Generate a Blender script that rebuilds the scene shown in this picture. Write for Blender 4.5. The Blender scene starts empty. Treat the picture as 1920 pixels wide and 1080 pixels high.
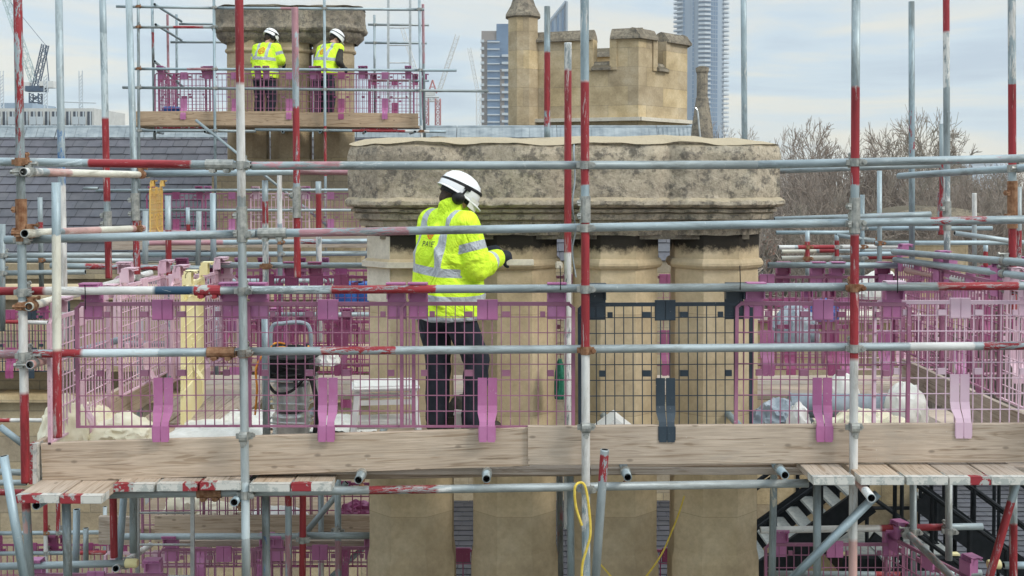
import bpy, bmesh, math, random
from mathutils import Vector, Matrix, Quaternion, noise
from mathutils.bvhtree import BVHTree
random.seed(7)
S = bpy.context.scene
COL = S.collection
R = math.radians
# ------------------------------------------------------------------ camera
F = 2133.3; PITCH = R(1.5); HY = 340.0; CY = HY + F * math.tan(PITCH)
cd = bpy.data.cameras.new('camera'); cam = bpy.data.objects.new('camera', cd); COL.objects.link(cam)
cam.location = (0, 0, 0); cam.rotation_euler = (R(90) - PITCH, 0, 0)
cd.lens = 40; cd.sensor_width = 36; cd.shift_y = -(540 - CY) / 1920; cd.clip_start = .1; cd.clip_end = 6000
S.camera = cam
# ------------------------------------------------------------------ world, sun, exposure
SUN_EL, SUN_AZ = 38, 118          # azimuth clockwise from +Y: the sun stands behind the camera's right shoulder
W = bpy.data.worlds.new('World'); S.world = W; W.use_nodes = True
nt = W.node_tree; nt.nodes.clear()
def wn(t, **k):
    n = nt.nodes.new(t)
    for a, b in k.items(): setattr(n, a, b)
    return n
sky = wn('ShaderNodeTexSky', sky_type='NISHITA', sun_disc=False); sky.sun_elevation = R(SUN_EL); sky.sun_rotation = R(SUN_AZ)
bg1 = wn('ShaderNodeBackground'); bg1.inputs['Strength'].default_value = .10; nt.links.new(sky.outputs[0], bg1.inputs[0])
tc = wn('ShaderNodeTexCoord'); mp = wn('ShaderNodeMapping'); mp.inputs['Scale'].default_value = (1.6, 1.6, 9.0); mp.inputs['Location'].default_value = (2.35, .4, .55)
nz = wn('ShaderNodeTexNoise'); nz.inputs['Scale'].default_value = 1.35; nz.inputs['Detail'].default_value = 9; nz.inputs['Roughness'].default_value = .58; nz.inputs['Distortion'].default_value = .6
rp = wn('ShaderNodeValToRGB'); e = rp.color_ramp.elements
e[0].position = .41; e[0].color = (.40, .475, .55, 1); e[1].position = .60; e[1].color = (.66, .64, .56, 1)
m_ = rp.color_ramp.elements.new(.5); m_.color = (.49, .575, .63, 1)
nt.links.new(tc.outputs['Generated'], mp.inputs[0]); nt.links.new(mp.outputs[0], nz.inputs[0]); nt.links.new(nz.outputs[0], rp.inputs[0])
# an overcast dome is brighter overhead than at the horizon
sp = wn('ShaderNodeSeparateXYZ'); nt.links.new(tc.outputs['Generated'], sp.inputs[0])
mr = wn('ShaderNodeMapRange'); mr.inputs['From Min'].default_value = .15; mr.inputs['From Max'].default_value = 1; mr.inputs['To Min'].default_value = 1; mr.inputs['To Max'].default_value = 3.2
nt.links.new(sp.outputs[2], mr.inputs[0])
bg2 = wn('ShaderNodeBackground'); nt.links.new(rp.outputs[0], bg2.inputs[0]); nt.links.new(mr.outputs[0], bg2.inputs[1])
mx = wn('ShaderNodeMixShader'); mx.inputs[0].default_value = .86; nt.links.new(bg1.outputs[0], mx.inputs[1]); nt.links.new(bg2.outputs[0], mx.inputs[2])
wo = wn('ShaderNodeOutputWorld'); nt.links.new(mx.outputs[0], wo.inputs[0])
sl = bpy.data.lights.new('sun', 'SUN'); sl.energy = 1.5; sl.angle = R(16); sl.color = (1, .95, .86)
so = bpy.data.objects.new('sun', sl); COL.objects.link(so)
sd = Vector((math.sin(R(SUN_AZ)) * math.cos(R(SUN_EL)), math.cos(R(SUN_AZ)) * math.cos(R(SUN_EL)), math.sin(R(SUN_EL))))
so.rotation_euler = (-sd).to_track_quat('-Z', 'Y').to_euler()
S.view_settings.view_transform = 'Standard'; S.view_settings.look = 'None'; S.view_settings.exposure = .42; S.view_settings.gamma = 1

# ------------------------------------------------------------------ helpers
def P(px, py, Y):
    """photo pixel (1920 wide) at world depth Y -> world point"""
    a = (px - 960) / F; b = (CY - py) / F
    d = Vector((a, math.cos(PITCH) + b * math.sin(PITCH), -math.sin(PITCH) + b * math.cos(PITCH)))
    return d * (Y / d.y)
def Z(py, Y): return P(960, py, Y).z
def X(px, Y): return P(px, 540, Y).x
LAB = {}
def tag(o, label=None, cat=None, group=None, kind=None):
    if label: o['label'] = label
    if cat: o['category'] = cat
    if group: o['group'] = group
    if kind: o['kind'] = kind
    return o
def empty(name, loc=(0, 0, 0), rz=0, **k):
    o = bpy.data.objects.new(name, None); COL.objects.link(o); o.location = loc; o.rotation_euler = (0, 0, rz); o.empty_display_size = .1
    return tag(o, **k)
def mk(name, bm, mat=None, parent=None, smooth=False, **k):
    me = bpy.data.meshes.new(name)
    bmesh.ops.recalc_face_normals(bm, faces=bm.faces)
    bm.to_mesh(me); bm.free()
    if mat: me.materials.append(mat)
    if smooth:
        me.polygons.foreach_set('use_smooth', [True] * len(me.polygons))
        try: me.set_sharp_from_angle(angle=R(40))
        except Exception: pass
    o = bpy.data.objects.new(name, me); COL.objects.link(o)
    if parent: o.parent = parent
    return tag(o, **k)
def copy_tree(o, parent=None):
    c = o.copy(); COL.objects.link(c)
    if parent: c.parent = parent
    for ch in [q for q in o.children]: copy_tree(ch, c)
    return c
def box(bm, c, s, rot=None):
    """c centre, s full size, rot Matrix/Quaternion"""
    vs = []
    for i in (-1, 1):
        for j in (-1, 1):
            for k in (-1, 1):
                v = Vector((i * s[0] / 2, j * s[1] / 2, k * s[2] / 2))
                if rot is not None: v = rot @ v
                vs.append(bm.verts.new(v + Vector(c)))
    q = [(0, 1, 3, 2), (4, 6, 7, 5), (0, 4, 5, 1), (2, 3, 7, 6), (0, 2, 6, 4), (1, 5, 7, 3)]
    return [bm.faces.new([vs[a] for a in f]) for f in q]
def bx(bm, x0, x1, y0, y1, z0, z1): return box(bm, ((x0+x1)/2, (y0+y1)/2, (z0+z1)/2), (abs(x1-x0), abs(y1-y0), abs(z1-z0)))
def frame_of(d):
    return Vector(d).to_track_quat('Z', 'Y').to_matrix()
def bar(bm, a, b, r, n=6, r2=None, caps=True):
    a = Vector(a); b = Vector(b); r2 = r if r2 is None else r2
    if (b - a).length < 1e-6: return
    M = frame_of(b - a); ra = []; rb = []
    for i in range(n):
        t = 2 * math.pi * i / n; v = M @ Vector((math.cos(t), math.sin(t), 0))
        ra.append(bm.verts.new(a + v * r)); rb.append(bm.verts.new(b + v * r2))
    for i in range(n): bm.faces.new((ra[i], ra[(i+1) % n], rb[(i+1) % n], rb[i]))
    if caps and n > 2: bm.faces.new(ra[::-1]); bm.faces.new(rb)
def sweep(bm, pts, r, n=6):
    pts = [Vector(p) for p in pts]; prev = None
    for i, p in enumerate(pts):
        d = (pts[min(i+1, len(pts)-1)] - pts[max(i-1, 0)])
        M = frame_of(d); ring = [bm.verts.new(p + M @ Vector((math.cos(2*math.pi*j/n), math.sin(2*math.pi*j/n), 0)) * r) for j in range(n)]
        if prev:
            # match the ring start to the previous one to avoid twists
            k = min(range(n), key=lambda q: (ring[q].co - p - (prev[0].co - pp)).length); ring = ring[k:] + ring[:k]
            for j in range(n): bm.faces.new((prev[j], prev[(j+1) % n], ring[(j+1) % n], ring[j]))
        else: bm.faces.new(ring[::-1])
        prev = ring; pp = p
    bm.faces.new(prev)
def spline(pts, k=8):
    pts = [Vector(p) for p in pts]; out = []
    for i in range(len(pts) - 1):
        p0 = pts[max(i-1, 0)]; p1 = pts[i]; p2 = pts[i+1]; p3 = pts[min(i+2, len(pts)-1)]
        for j in range(k):
            t = j / k
            out.append(.5 * ((2*p1) + (p2-p0)*t + (2*p0-5*p1+4*p2-p3)*t*t + (-p0+3*p1-3*p2+p3)*t*t*t))
    return out + [pts[-1]]
def prism(bm, pts, z0, z1):
    a = [bm.verts.new((p[0], p[1], z0)) for p in pts]; b = [bm.verts.new((p[0], p[1], z1)) for p in pts]; n = len(pts)
    for i in range(n): bm.faces.new((a[i], a[(i+1) % n], b[(i+1) % n], b[i]))
    bm.faces.new(a[::-1]); bm.faces.new(b)
def lathe(bm, c, prof, n=16, M=None, a0=0):
    """prof list of (r, z)"""
    c = Vector(c); prev = None
    for r, z in prof:
        ring = []
        for i in range(n):
            t = a0 + 2 * math.pi * i / n; v = Vector((math.cos(t) * r, math.sin(t) * r, z))
            if M is not None: v = M @ v
            ring.append(bm.verts.new(c + v))
        if prev:
            for i in range(n): bm.faces.new((prev[i], prev[(i+1) % n], ring[(i+1) % n], ring[i]))
        else: bm.faces.new(ring[::-1])
        prev = ring
    bm.faces.new(prev)
def fbm(v, sc, oct=4):
    return noise.fractal(Vector(v) * sc, 1, 2, oct, noise_basis='PERLIN_ORIGINAL')

# ------------------------------------------------------------------ materials
class MB:
    def __init__(s, name, rough=.7, metal=0, col=(.5, .5, .5), spec=.3):
        s.m = bpy.data.materials.new(name); s.m.use_nodes = True; s.t = s.m.node_tree; s.b = s.t.nodes['Principled BSDF']
        s.b.inputs['Roughness'].default_value = rough; s.b.inputs['Metallic'].default_value = metal; s.b.inputs['Base Color'].default_value = (*col, 1)
        s.b.inputs['Specular IOR Level'].default_value = spec
        s.tc = s.n('ShaderNodeTexCoord'); s.oi = s.n('ShaderNodeObjectInfo')
    def n(s, t, **k):
        q = s.t.nodes.new(t)
        for a, b in k.items():
            if isinstance(a, str) and a.startswith('i_'): q.inputs[a[2:].replace('_', ' ')].default_value = b
            else: setattr(q, a, b)
        return q
    def l(s, a, b): s.t.links.new(a, b)
    def coords(s, scale=(1, 1, 1), rnd=True, src='Object'):
        m = s.n('ShaderNodeMapping'); m.inputs['Scale'].default_value = scale
        if rnd:
            c = s.n('ShaderNodeCombineXYZ'); q = s.n('ShaderNodeMath', operation='MULTIPLY'); q.inputs[1].default_value = 37.0
            s.l(s.oi.outputs['Random'], q.inputs[0])
            for i in range(3): s.l(q.outputs[0], c.inputs[i])
            s.l(c.outputs[0], m.inputs['Location'])
        s.l(s.tc.outputs[src], m.inputs[0]); return m.outputs[0]
    def noise(s, scale, detail=5, rough=.6, vec=None, dist=0):
        q = s.n('ShaderNodeTexNoise'); q.inputs['Scale'].default_value = scale; q.inputs['Detail'].default_value = detail; q.inputs['Roughness'].default_value = rough; q.inputs['Distortion'].default_value = dist
        if vec is not None: s.l(vec, q.inputs['Vector'])
        return q.outputs[0]
    def ramp(s, src, stops):
        q = s.n('ShaderNodeValToRGB'); r = q.color_ramp
        while len(r.elements) > 1: r.elements.remove(r.elements[-1])
        for i, (p, c) in enumerate(stops):
            if not isinstance(c, (tuple, list)): c = (c, c, c)
            e = r.elements[0] if i == 0 else r.elements.new(p)
            e.position = p; e.color = (*c, 1)
        s.l(src, q.inputs[0]); return q.outputs[0]
    def mix(s, fac, a, b, mode='MIX'):
        q = s.n('ShaderNodeMix', data_type='RGBA', blend_type=mode)
        for v, i in ((fac, 0), (a, 6), (b, 7)):
            if isinstance(v, (int, float)): q.inputs[i].default_value = v
            elif isinstance(v, tuple): q.inputs[i].default_value = (*v, 1)
            else: s.l(v, q.inputs[i])
        return q.outputs[2]
    def math(s, op, a, b=0, c=None):
        q = s.n('ShaderNodeMath', operation=op)
        for v, i in ((a, 0), (b, 1), (c, 2)):
            if v is None: continue
            if isinstance(v, (int, float)): q.inputs[i].default_value = v
            else: s.l(v, q.inputs[i])
        return q.outputs[0]
    def base(s, c): s.l(c, s.b.inputs['Base Color']); return s
    def rough(s, c): s.l(c, s.b.inputs['Roughness']); return s
    def bump(s, h, strength=.4, dist=.01):
        q = s.n('ShaderNodeBump'); q.inputs['Strength'].default_value = strength; q.inputs['Distance'].default_value = dist
        s.l(h, q.inputs['Height']); s.l(q.outputs[0], s.b.inputs['Normal']); return s

def m_noise(name, c1, c2, scale=5, rough=.7, metal=0, stretch=(1, 1, 1), bump=0, bd=.01, spec=.3, detail=6):
    b = MB(name, rough, metal, c1, spec); v = b.coords(stretch); n = b.noise(scale, detail, .6, v)
    b.base(b.ramp(n, [(.35, c1), (.65, c2)]))
    if bump: b.bump(n, bump, bd)
    return b.m
# scaffold tube: galvanised steel under worn paint. attribute paint = rgb + coverage
b = MB('scaffold_tube', .5, 0); v = b.coords((1, 1, .25)); n1 = b.noise(9, 6, .7, v); v2 = b.coords((1, 1, 1)); n2 = b.noise(45, 4, .7, v2)
rndc = b.ramp(b.oi.outputs['Random'], [(0, (.27, .31, .32)), (.35, (.34, .41, .44)), (.7, (.30, .38, .42)), (1, (.40, .43, .43))])
galv = b.mix(1.0, rndc, b.ramp(n1, [(.3, .62), (.5, .95), (.72, 1.25)]), 'MULTIPLY')
galv = b.mix(b.ramp(n2, [(.62, 0), (.74, .55)]), galv, (.62, .64, .63))           # mortar splashes and zinc bloom
rust = b.noise(3.0, 8, .75, v2); galv = b.mix(b.ramp(rust, [(.66, 0), (.74, .6)]), galv, (.20, .10, .05))
at = b.n('ShaderNodeAttribute'); at.attribute_name = 'paint'
n3 = b.noise(22, 10, .78, b.coords((1, 1, .22)), .6)
fac = b.math('GREATER_THAN', b.math('ADD', at.outputs['Alpha'], -.02), b.math('MULTIPLY_ADD', n3, 2.6, -.78))
pc = b.mix(1.0, at.outputs['Color'], b.ramp(n1, [(.3, .66), (.7, 1.10)]), 'MULTIPLY')
scr = b.noise(30, 8, .8, b.coords((1, 1, .10)), .3); pc = b.mix(b.ramp(scr, [(.575, 0), (.61, .75)]), pc, (.50, .47, .45))
grm = b.noise(7, 9, .75, b.coords((1, 1, .18)), .4)
b.base(b.mix(1.0, b.mix(fac, galv, pc), b.ramp(grm, [(.36, (.52, .48, .44)), (.50, (1, 1, 1))]), 'MULTIPLY'))
b.l(b.ramp(fac, [(0, .35), (1, .0)]), b.b.inputs['Metallic']); b.bump(n3, .25, .002)
M_TUBE = b.m
M_DARK = MB('tube_inside', .9, 0, (.012, .011, .010)).m
M_COUP = m_noise('coupler_steel', (.22, .23, .22), (.42, .42, .39), 30, .5, .5, bump=.3, bd=.002)
M_RUST = m_noise('rusty_coupler', (.16, .065, .03), (.33, .19, .11), 30, .8, .2, bump=.4, bd=.003)
# wood
def wood(name, c1, c2, c3, axis=0):
    b = MB(name, .8, 0, c1, .2); st = [9, 9, 9]; st[axis] = .55
    v = b.coords(tuple(st)); n = b.noise(1.9, 3, .5, v, 2.2)
    st2 = [34, 34, 34]; st2[axis] = 1.0; n2 = b.noise(4, 4, .7, b.coords(tuple(st2)))
    big = b.noise(1.1, 4, .6, b.coords((1, 1, 1)))
    c = b.ramp(n, [(.33, c3), (.37, c1), (.55, c2), (.60, c1), (.63, c3), (.66, c1)])
    c = b.mix(1.0, c, b.ramp(n2, [(.3, .78), (.6, 1.08)]), 'MULTIPLY')
    c = b.mix(1.0, c, b.ramp(big, [(.3, .8), (.7, 1.15)]), 'MULTIPLY')
    kv = [3.4, 3.4, 3.4]; kv[axis] = 1.7
    vo = b.n('ShaderNodeTexVoronoi'); vo.voronoi_dimensions = '2D'; vo.inputs['Scale'].default_value = 1.0; kx = b.n('ShaderNodeSeparateXYZ'); b.l(b.coords((1, 1, 1)), kx.inputs[0]); kc_ = b.n('ShaderNodeCombineXYZ'); ax = [0, 1, 2]; ax.remove(axis)
    b.l(b.math('MULTIPLY', kx.outputs[axis], 2.6), kc_.inputs[0]); b.l(b.math('MULTIPLY', b.math('ADD', kx.outputs[ax[0]], kx.outputs[ax[1]]), 5.5), kc_.inputs[1]); b.l(kc_.outputs[0], vo.inputs['Vector'])
    sp3 = b.noise(2.0, 8, .8, b.coords(tuple(2.2 if i != axis else .9 for i in range(3)))); c = b.mix(b.ramp(sp3, [(.55, 0), (.68, .4)]), c, (.33, .31, .275))
    spl = b.noise(3, 3, .6, b.coords(tuple(26 if i != axis else .5 for i in range(3))), .3); c = b.mix(b.ramp(spl, [(.30, .8), (.335, 0)]), c, (.10, .075, .05))
    sp4 = b.noise(38, 3, .6, b.coords()); c = b.mix(b.ramp(sp4, [(.70, 0), (.74, .5)]), c, (.56, .54, .50))
    c = b.mix(b.ramp(vo.outputs['Distance'], [(.0, .75), (.035, .6), (.062, 0)]), c, tuple(q * .42 for q in c1))
    tint = b.ramp(b.oi.outputs['Random'], [(0, (.86, .86, .88)), (.5, (1, 1, 1)), (1, (1.1, 1.02, .92))]); c = b.mix(1.0, c, tint, 'MULTIPLY')
    b.base(c).bump(n2, .35, .004); return b.m
M_WOOD = wood('scaffold_timber', (.41, .335, .268), (.48, .40, .33), (.31, .24, .18), 0)
M_WOODY = wood('scaffold_timber_end', (.42, .37, .30), (.52, .46, .38), (.28, .24, .18), 1)
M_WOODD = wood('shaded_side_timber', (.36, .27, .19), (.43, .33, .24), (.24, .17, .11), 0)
# banded board end: galvanised hoop with remains of paint
def band_mat(name, c, cov):
    b = MB(name, .5, .2); v = b.coords((1, 1, 1)); n = b.noise(16, 6, .7, v)
    b.base(b.mix(b.ramp(n, [(cov - .02, 1), (cov + .02, 0)]), (.40, .42, .40), c)); b.bump(n, .4, .003); return b.m
M_BANDW = band_mat('banded_end_white', (.60, .59, .55), .52); M_BANDR = band_mat('banded_end_red', (.30, .035, .045), .54)
# plastics
def plastic(name, c, fade, rough=.45):
    b = MB(name, rough, 0, c, .45); n = b.noise(3, 5, .6, b.coords()); n2 = b.noise(60, 3, .6, b.coords())
    q = b.ramp(n, [(.35, c), (.7, fade)]); q = b.mix(b.ramp(n2, [(.66, 0), (.74, .5)]), q, (.55, .50, .48))
    b.base(q); return b.m
M_PUR = plastic('purple_plastic', (.36, .105, .245), (.46, .19, .36))
M_PURW = plastic('dusty_purple_wire', (.25, .085, .155), (.34, .15, .23))
M_MAG_SHADED = plastic('shaded_magenta_plastic', (.25, .04, .13), (.34, .09, .20))  # darker copy for guards in shadow, the shade put into its colour
M_PNK = plastic('faded_lit_pink_plastic', (.56, .34, .43), (.68, .50, .56))  # faded pink; on the left return its paleness stands in for light
M_PALE = plastic('pale_pink_plastic', (.58, .40, .50), (.66, .50, .58))
M_NAVY = plastic('black_navy_plastic', (.012, .022, .035), (.03, .05, .07))
M_OCH = plastic('ochre_plastic', (.56, .33, .07), (.62, .42, .14))
M_YEL = plastic('yellow_plastic', (.74, .64, .30), (.80, .73, .45))
# stone
def stone(name, c1, c2, c3, blocks=None, bump=.5, mott=2.2, axis='XZ', jd=.72):
    b = MB(name, .88, 0, c1, .15); v = b.coords(rnd=False); n = b.noise(mott, 8, .62, v); n2 = b.noise(26, 6, .7, v)
    c = b.ramp(n, [(.32, c3), (.5, c1), (.68, c2)])
    c = b.mix(1.0, c, b.ramp(n2, [(.3, .84), (.65, 1.08)]), 'MULTIPLY')
    h = n2
    if blocks:
        mpn = b.n('ShaderNodeMapping'); b.l(b.tc.outputs['Object'], mpn.inputs[0])
        if axis == 'XZ': mpn.inputs['Rotation'].default_value = (R(90), 0, 0)
        br = b.n('ShaderNodeTexBrick'); br.inputs['Scale'].default_value = 1; br.inputs['Brick Width'].default_value = blocks[0]; br.inputs['Row Height'].default_value = blocks[1]
        br.inputs['Mortar Size'].default_value = blocks[2]; br.inputs['Mortar Smooth'].default_value = .1; br.inputs['Bias'].default_value = 0
        br.inputs['Color1'].default_value = (1.12, 1.08, .98, 1); br.inputs['Color2'].default_value = (.84, .84, .88, 1); br.inputs['Mortar'].default_value = (jd, jd, jd, 1)
        b.l(mpn.outputs[0], br.inputs[0]); c = b.mix(1.0, c, br.outputs['Color'], 'MULTIPLY')
        h = b.math('ADD', n2, b.math('MULTIPLY', br.outputs['Fac'], -1.2))
    b.base(c).bump(h, bump, .012); return b.m
M_ASH = stone('ashlar_stone', (.475, .38, .245), (.57, .475, .33), (.355, .28, .175), (.85, .42, .005))
M_ASHD = stone('wall_stone', (.36, .30, .21), (.43, .365, .265), (.25, .205, .145), (.8, .34, .008))
M_NEW = stone('new_stone', (.60, .55, .46), (.66, .61, .52), (.52, .47, .38), None, .15)
def cap_mat(name, dark=1.0):
    b = MB(name, .92, 0, (.4, .35, .26), .1); v = b.coords(rnd=False); n = b.noise(1.7, 8, .66, v, .2); n2 = b.noise(12, 9, .78, v, 0); n3 = b.noise(42, 6, .75, v)
    c = b.ramp(n, [(.28, (.21*dark, .185*dark, .15*dark)), (.45, (.41*dark, .352*dark, .275*dark)), (.60, (.54*dark, .465*dark, .355*dark)), (.75, (.40*dark, .375*dark, .32*dark))])
    c0 = (.13, .11, .08); c = b.mix(b.ramp(n2, [(.49, 0), (.58, .75)]), c, (.115, .105, .095)); n4 = b.noise(3.4, 10, .8, b.coords((1, 1, .6), False), .1); c = b.mix(b.ramp(n4, [(.54, 0), (.63, .65)]), c, (.10, .098, .08))
    c = b.mix(b.ramp(n3, [(.60, 0), (.68, .5)]), c, (.56, .52, .43))
    c = b.mix(1.0, c, b.ramp(n3, [(.3, .7), (.55, 1.05)]), 'MULTIPLY')
    # bright cement flaunching on the upper faces, soot and moss streaks low down
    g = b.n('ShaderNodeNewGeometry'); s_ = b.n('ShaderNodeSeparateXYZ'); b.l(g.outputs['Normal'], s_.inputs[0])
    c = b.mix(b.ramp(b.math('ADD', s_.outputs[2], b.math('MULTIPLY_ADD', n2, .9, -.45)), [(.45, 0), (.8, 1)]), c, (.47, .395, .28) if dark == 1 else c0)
    b.base(c).bump(b.math('ADD', n2, b.math('MULTIPLY', n3, .6)), .9, .02); return b.m
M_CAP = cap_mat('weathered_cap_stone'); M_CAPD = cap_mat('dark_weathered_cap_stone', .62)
# column stone with the black soot line that sits under the cap (a crust with a shape of its own)
b = MB('sooty_column_stone', .85, 0, (.5, .4, .25), .15); v = b.coords(rnd=False); n = b.noise(1.3, 8, .6, v, .3); n2 = b.noise(22, 7, .7, v)
c = b.ramp(n, [(.30, (.37, .295, .195)), (.45, (.50, .405, .27)), (.55, (.56, .465, .325)), (.68, (.63, .535, .385))]); c = b.mix(1.0, c, b.ramp(n2, [(.3, .86), (.65, 1.07)]), 'MULTIPLY')
sz = b.n('ShaderNodeSeparateXYZ'); b.l(b.tc.outputs['Object'], sz.inputs[0])
# fine bed joints, about one in 0.72 m
jf = b.math('FRACT', b.math('MULTIPLY_ADD', sz.outputs[2], 1.39, .31)); jo = b.math('LESS_THAN', jf, .006); c = b.mix(b.math('MULTIPLY', jo, .45), c, (.2, .15, .09))
cs = b.math('FLOOR', b.math('MULTIPLY_ADD', sz.outputs[2], 1.39, .31)); wv = b.n('ShaderNodeTexWhiteNoise', noise_dimensions='2D'); cc = b.n('ShaderNodeCombineXYZ'); b.l(cs, cc.inputs[0]); b.l(b.oi.outputs['Random'], cc.inputs[1]); b.l(cc.outputs[0], wv.inputs[0])
c = b.mix(1.0, c, b.ramp(wv.outputs[0], [(0, (.86, .84, .82)), (1, (1.08, 1.06, 1.02))]), 'MULTIPLY')
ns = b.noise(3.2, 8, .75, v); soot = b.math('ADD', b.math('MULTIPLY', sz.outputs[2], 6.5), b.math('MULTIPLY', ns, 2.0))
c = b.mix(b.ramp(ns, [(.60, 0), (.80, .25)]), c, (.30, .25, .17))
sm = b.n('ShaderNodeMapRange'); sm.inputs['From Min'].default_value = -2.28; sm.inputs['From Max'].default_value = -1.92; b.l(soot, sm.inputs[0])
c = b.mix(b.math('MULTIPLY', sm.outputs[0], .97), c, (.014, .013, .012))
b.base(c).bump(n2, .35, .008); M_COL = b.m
# slates, lead, ground
b = MB('roof_slate', .6, 0, (.15, .15, .18), .3); at = b.n('ShaderNodeAttribute'); at.attribute_name = 'tint'; n = b.noise(4, 6, .65, b.coords(rnd=False)); n2 = b.noise(40, 4, .7, b.coords(rnd=False))
c = b.mix(1.0, b.ramp(n, [(.3, (.072, .073, .085)), (.7, (.115, .113, .126))]), at.outputs['Color'], 'MULTIPLY'); b.base(b.mix(b.ramp(n2, [(.68, 0), (.75, .35)]), c, (.35, .35, .33))).bump(n2, .2, .004); M_SLATE = b.m
M_LEAD = m_noise('sheet_lead', (.20, .235, .26), (.33, .37, .39), 3, .55, .1, (1, 1, 3), .2)
M_GROUND = m_noise('ground_soil', (.06, .06, .045), (.12, .11, .08), .3, .95)
M_BLACK = m_noise('black_painted_steel', (.004, .006, .008), (.012, .014, .017), 12, .6, spec=.15)
M_TREAD = m_noise('stair_tread_grating', (.22, .24, .24), (.34, .35, .33), 25, .6)
M_WHITE = m_noise('white_plastic', (.66, .65, .62), (.76, .75, .72), 6, .5)
M_CREAM = m_noise('cream_sacking', (.66, .60, .43), (.80, .75, .60), 5, .85, bump=.4)
M_SHEET = m_noise('dust_sheet', (.62, .61, .56), (.76, .75, .71), 6, .85, bump=.5)
M_GREYC = m_noise('grey_sheeting', (.18, .22, .26), (.34, .38, .42), 6, .6, bump=.5)
M_BLUE = m_noise('blue_plastic', (.02, .07, .26), (.03, .12, .38), 6, .4)
M_ALU = m_noise('aluminium', (.42, .44, .44), (.58, .60, .60), 15, .35, .7)
M_ROPE = m_noise('yellow_rope', (.62, .44, .05), (.75, .58, .12), 40, .7)
M_HOSE = m_noise('black_rubber', (.007, .007, .008), (.02, .02, .02), 20, .55, spec=.2)
M_ORNG = m_noise('orange_cable', (.60, .20, .02), (.72, .28, .04), 20, .5)
M_GRN = m_noise('green_cloth', (.01, .10, .06), (.02, .16, .10), 20, .7)

# ------------------------------------------------------------------ scaffold tubes
PC = {'R': (.30, .030, .038), 'W': (.66, .66, .64), 'P': (.42, .22, .25), 'B': (.09, .20, .40), 'K': (.55, .34, .31), 'D': (.12, .13, .13), 'N': (.03, .07, .12), 'C': (.70, .68, .58), 'L': (.52, .60, .63)}
TR = .02415
UP, LE = [], []      # registries for couplers
def tube(name, a, b, zones=(), label=None, cat='scaffold pole', group=None, r=TR, hollow=True, reg=None, n=16, fit=True):
    """zones: (t0, t1, key, coverage) along the tube"""
    a = Vector(a); b = Vector(b); L = (b - a).length; bm = bmesh.new(); lay = bm.verts.layers.float_color.new('paint')
    cuts = {0.0, L}
    for t0, t1, k, cv in zones:
        for t in (t0, t1):
            s = max(0, min(1, t)) * L
            for d in (-.012, .012):
                if 0 < s + d < L: cuts.add(s + d)
    cuts = sorted(cuts); rings = []
    def pv(s):
        col = (.5, .5, .5, 0)
        for t0, t1, k, cv in zones:
            if t0 * L <= s <= t1 * L or (t0 <= 0 and s < .013 and t1 > 0) : col = (*PC[k], cv)
        return col
    for s in cuts:
        rg = []
        for i in range(n):
            t = 2 * math.pi * i / n; vv = bm.verts.new((math.cos(t) * r, math.sin(t) * r, s)); vv[lay] = pv(s); rg.append(vv)
        rings.append(rg)
    for p, q in zip(rings, rings[1:]):
        for i in range(n): bm.faces.new((p[i], p[(i+1) % n], q[(i+1) % n], q[i])).smooth = True
    for rg, s, d in ((rings[0], 0, 1), (rings[-1], L, -1)):
        if not hollow: bm.faces.new(rg); continue
        inn, deep = [], []
        for i in range(n):
            t = 2 * math.pi * i / n
            u = bm.verts.new((math.cos(t) * (r - .005), math.sin(t) * (r - .005), s)); w = bm.verts.new((math.cos(t) * (r - .005), math.sin(t) * (r - .005), s + d * min(.2, L * .3)))
            u[lay] = w[lay] = (.5, .5, .5, 0); inn.append(u); deep.append(w)
        for i in range(n):
            j = (i + 1) % n; bm.faces.new((rg[i], rg[j], inn[j], inn[i])); fi = bm.faces.new((inn[i], inn[j], deep[j], deep[i])); fi.material_index = 1
        fd = bm.faces.new(deep); fd.material_index = 1
    bmesh.ops.recalc_face_normals(bm, faces=bm.faces)
    me = bpy.data.meshes.new(name); bm.to_mesh(me); bm.free(); me.materials.append(M_TUBE); me.materials.append(M_DARK)
    o = bpy.data.objects.new(name, me); COL.objects.link(o); o.rotation_mode = 'QUATERNION'
    o.location = a; o.rotation_quaternion = (b - a).to_track_quat('Z', 'Y')
    tag(o, label, cat, group); o['_a'] = tuple(a); o['_b'] = tuple(b)
    if reg is not None: reg.append((o, a, b))
    return o
def zfix(zs, c0, c1): return [(min((z[0]-c0)/(c1-c0), (z[1]-c0)/(c1-c0)), max((z[0]-c0)/(c1-c0), (z[1]-c0)/(c1-c0)), z[2], z[3] if len(z) > 3 else .92) for z in zs]
FRONT = 6.45; LY = 6.503
def V(x0, y0, x1, y1, Y, zones, label, name='scaffold_upright', group=None, Y1=None, cat='scaffold upright', reg=True):
    return tube(name, P(x0, y0, Y), P(x1, y1, Y1 or Y), zfix(zones, y0, y1), label, cat, group, reg=UP if reg else None)
def H(x0, y0, x1, y1, Y, zones, label, name='scaffold_ledger', group=None, Y1=None, cat='scaffold ledger', reg=True):
    return tube(name, P(x0, y0, Y), P(x1, y1, Y1 or Y), zfix(zones, x0, x1), label, cat, group, reg=LE if reg else None)
def child_at(ch, parent, Mw):
    ch.parent = parent
    pm = Matrix.LocRotScale(parent.location, parent.rotation_quaternion if parent.rotation_mode == 'QUATERNION' else parent.rotation_euler.to_quaternion(), None)
    ch.matrix_basis = pm.inverted() @ Mw
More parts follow.
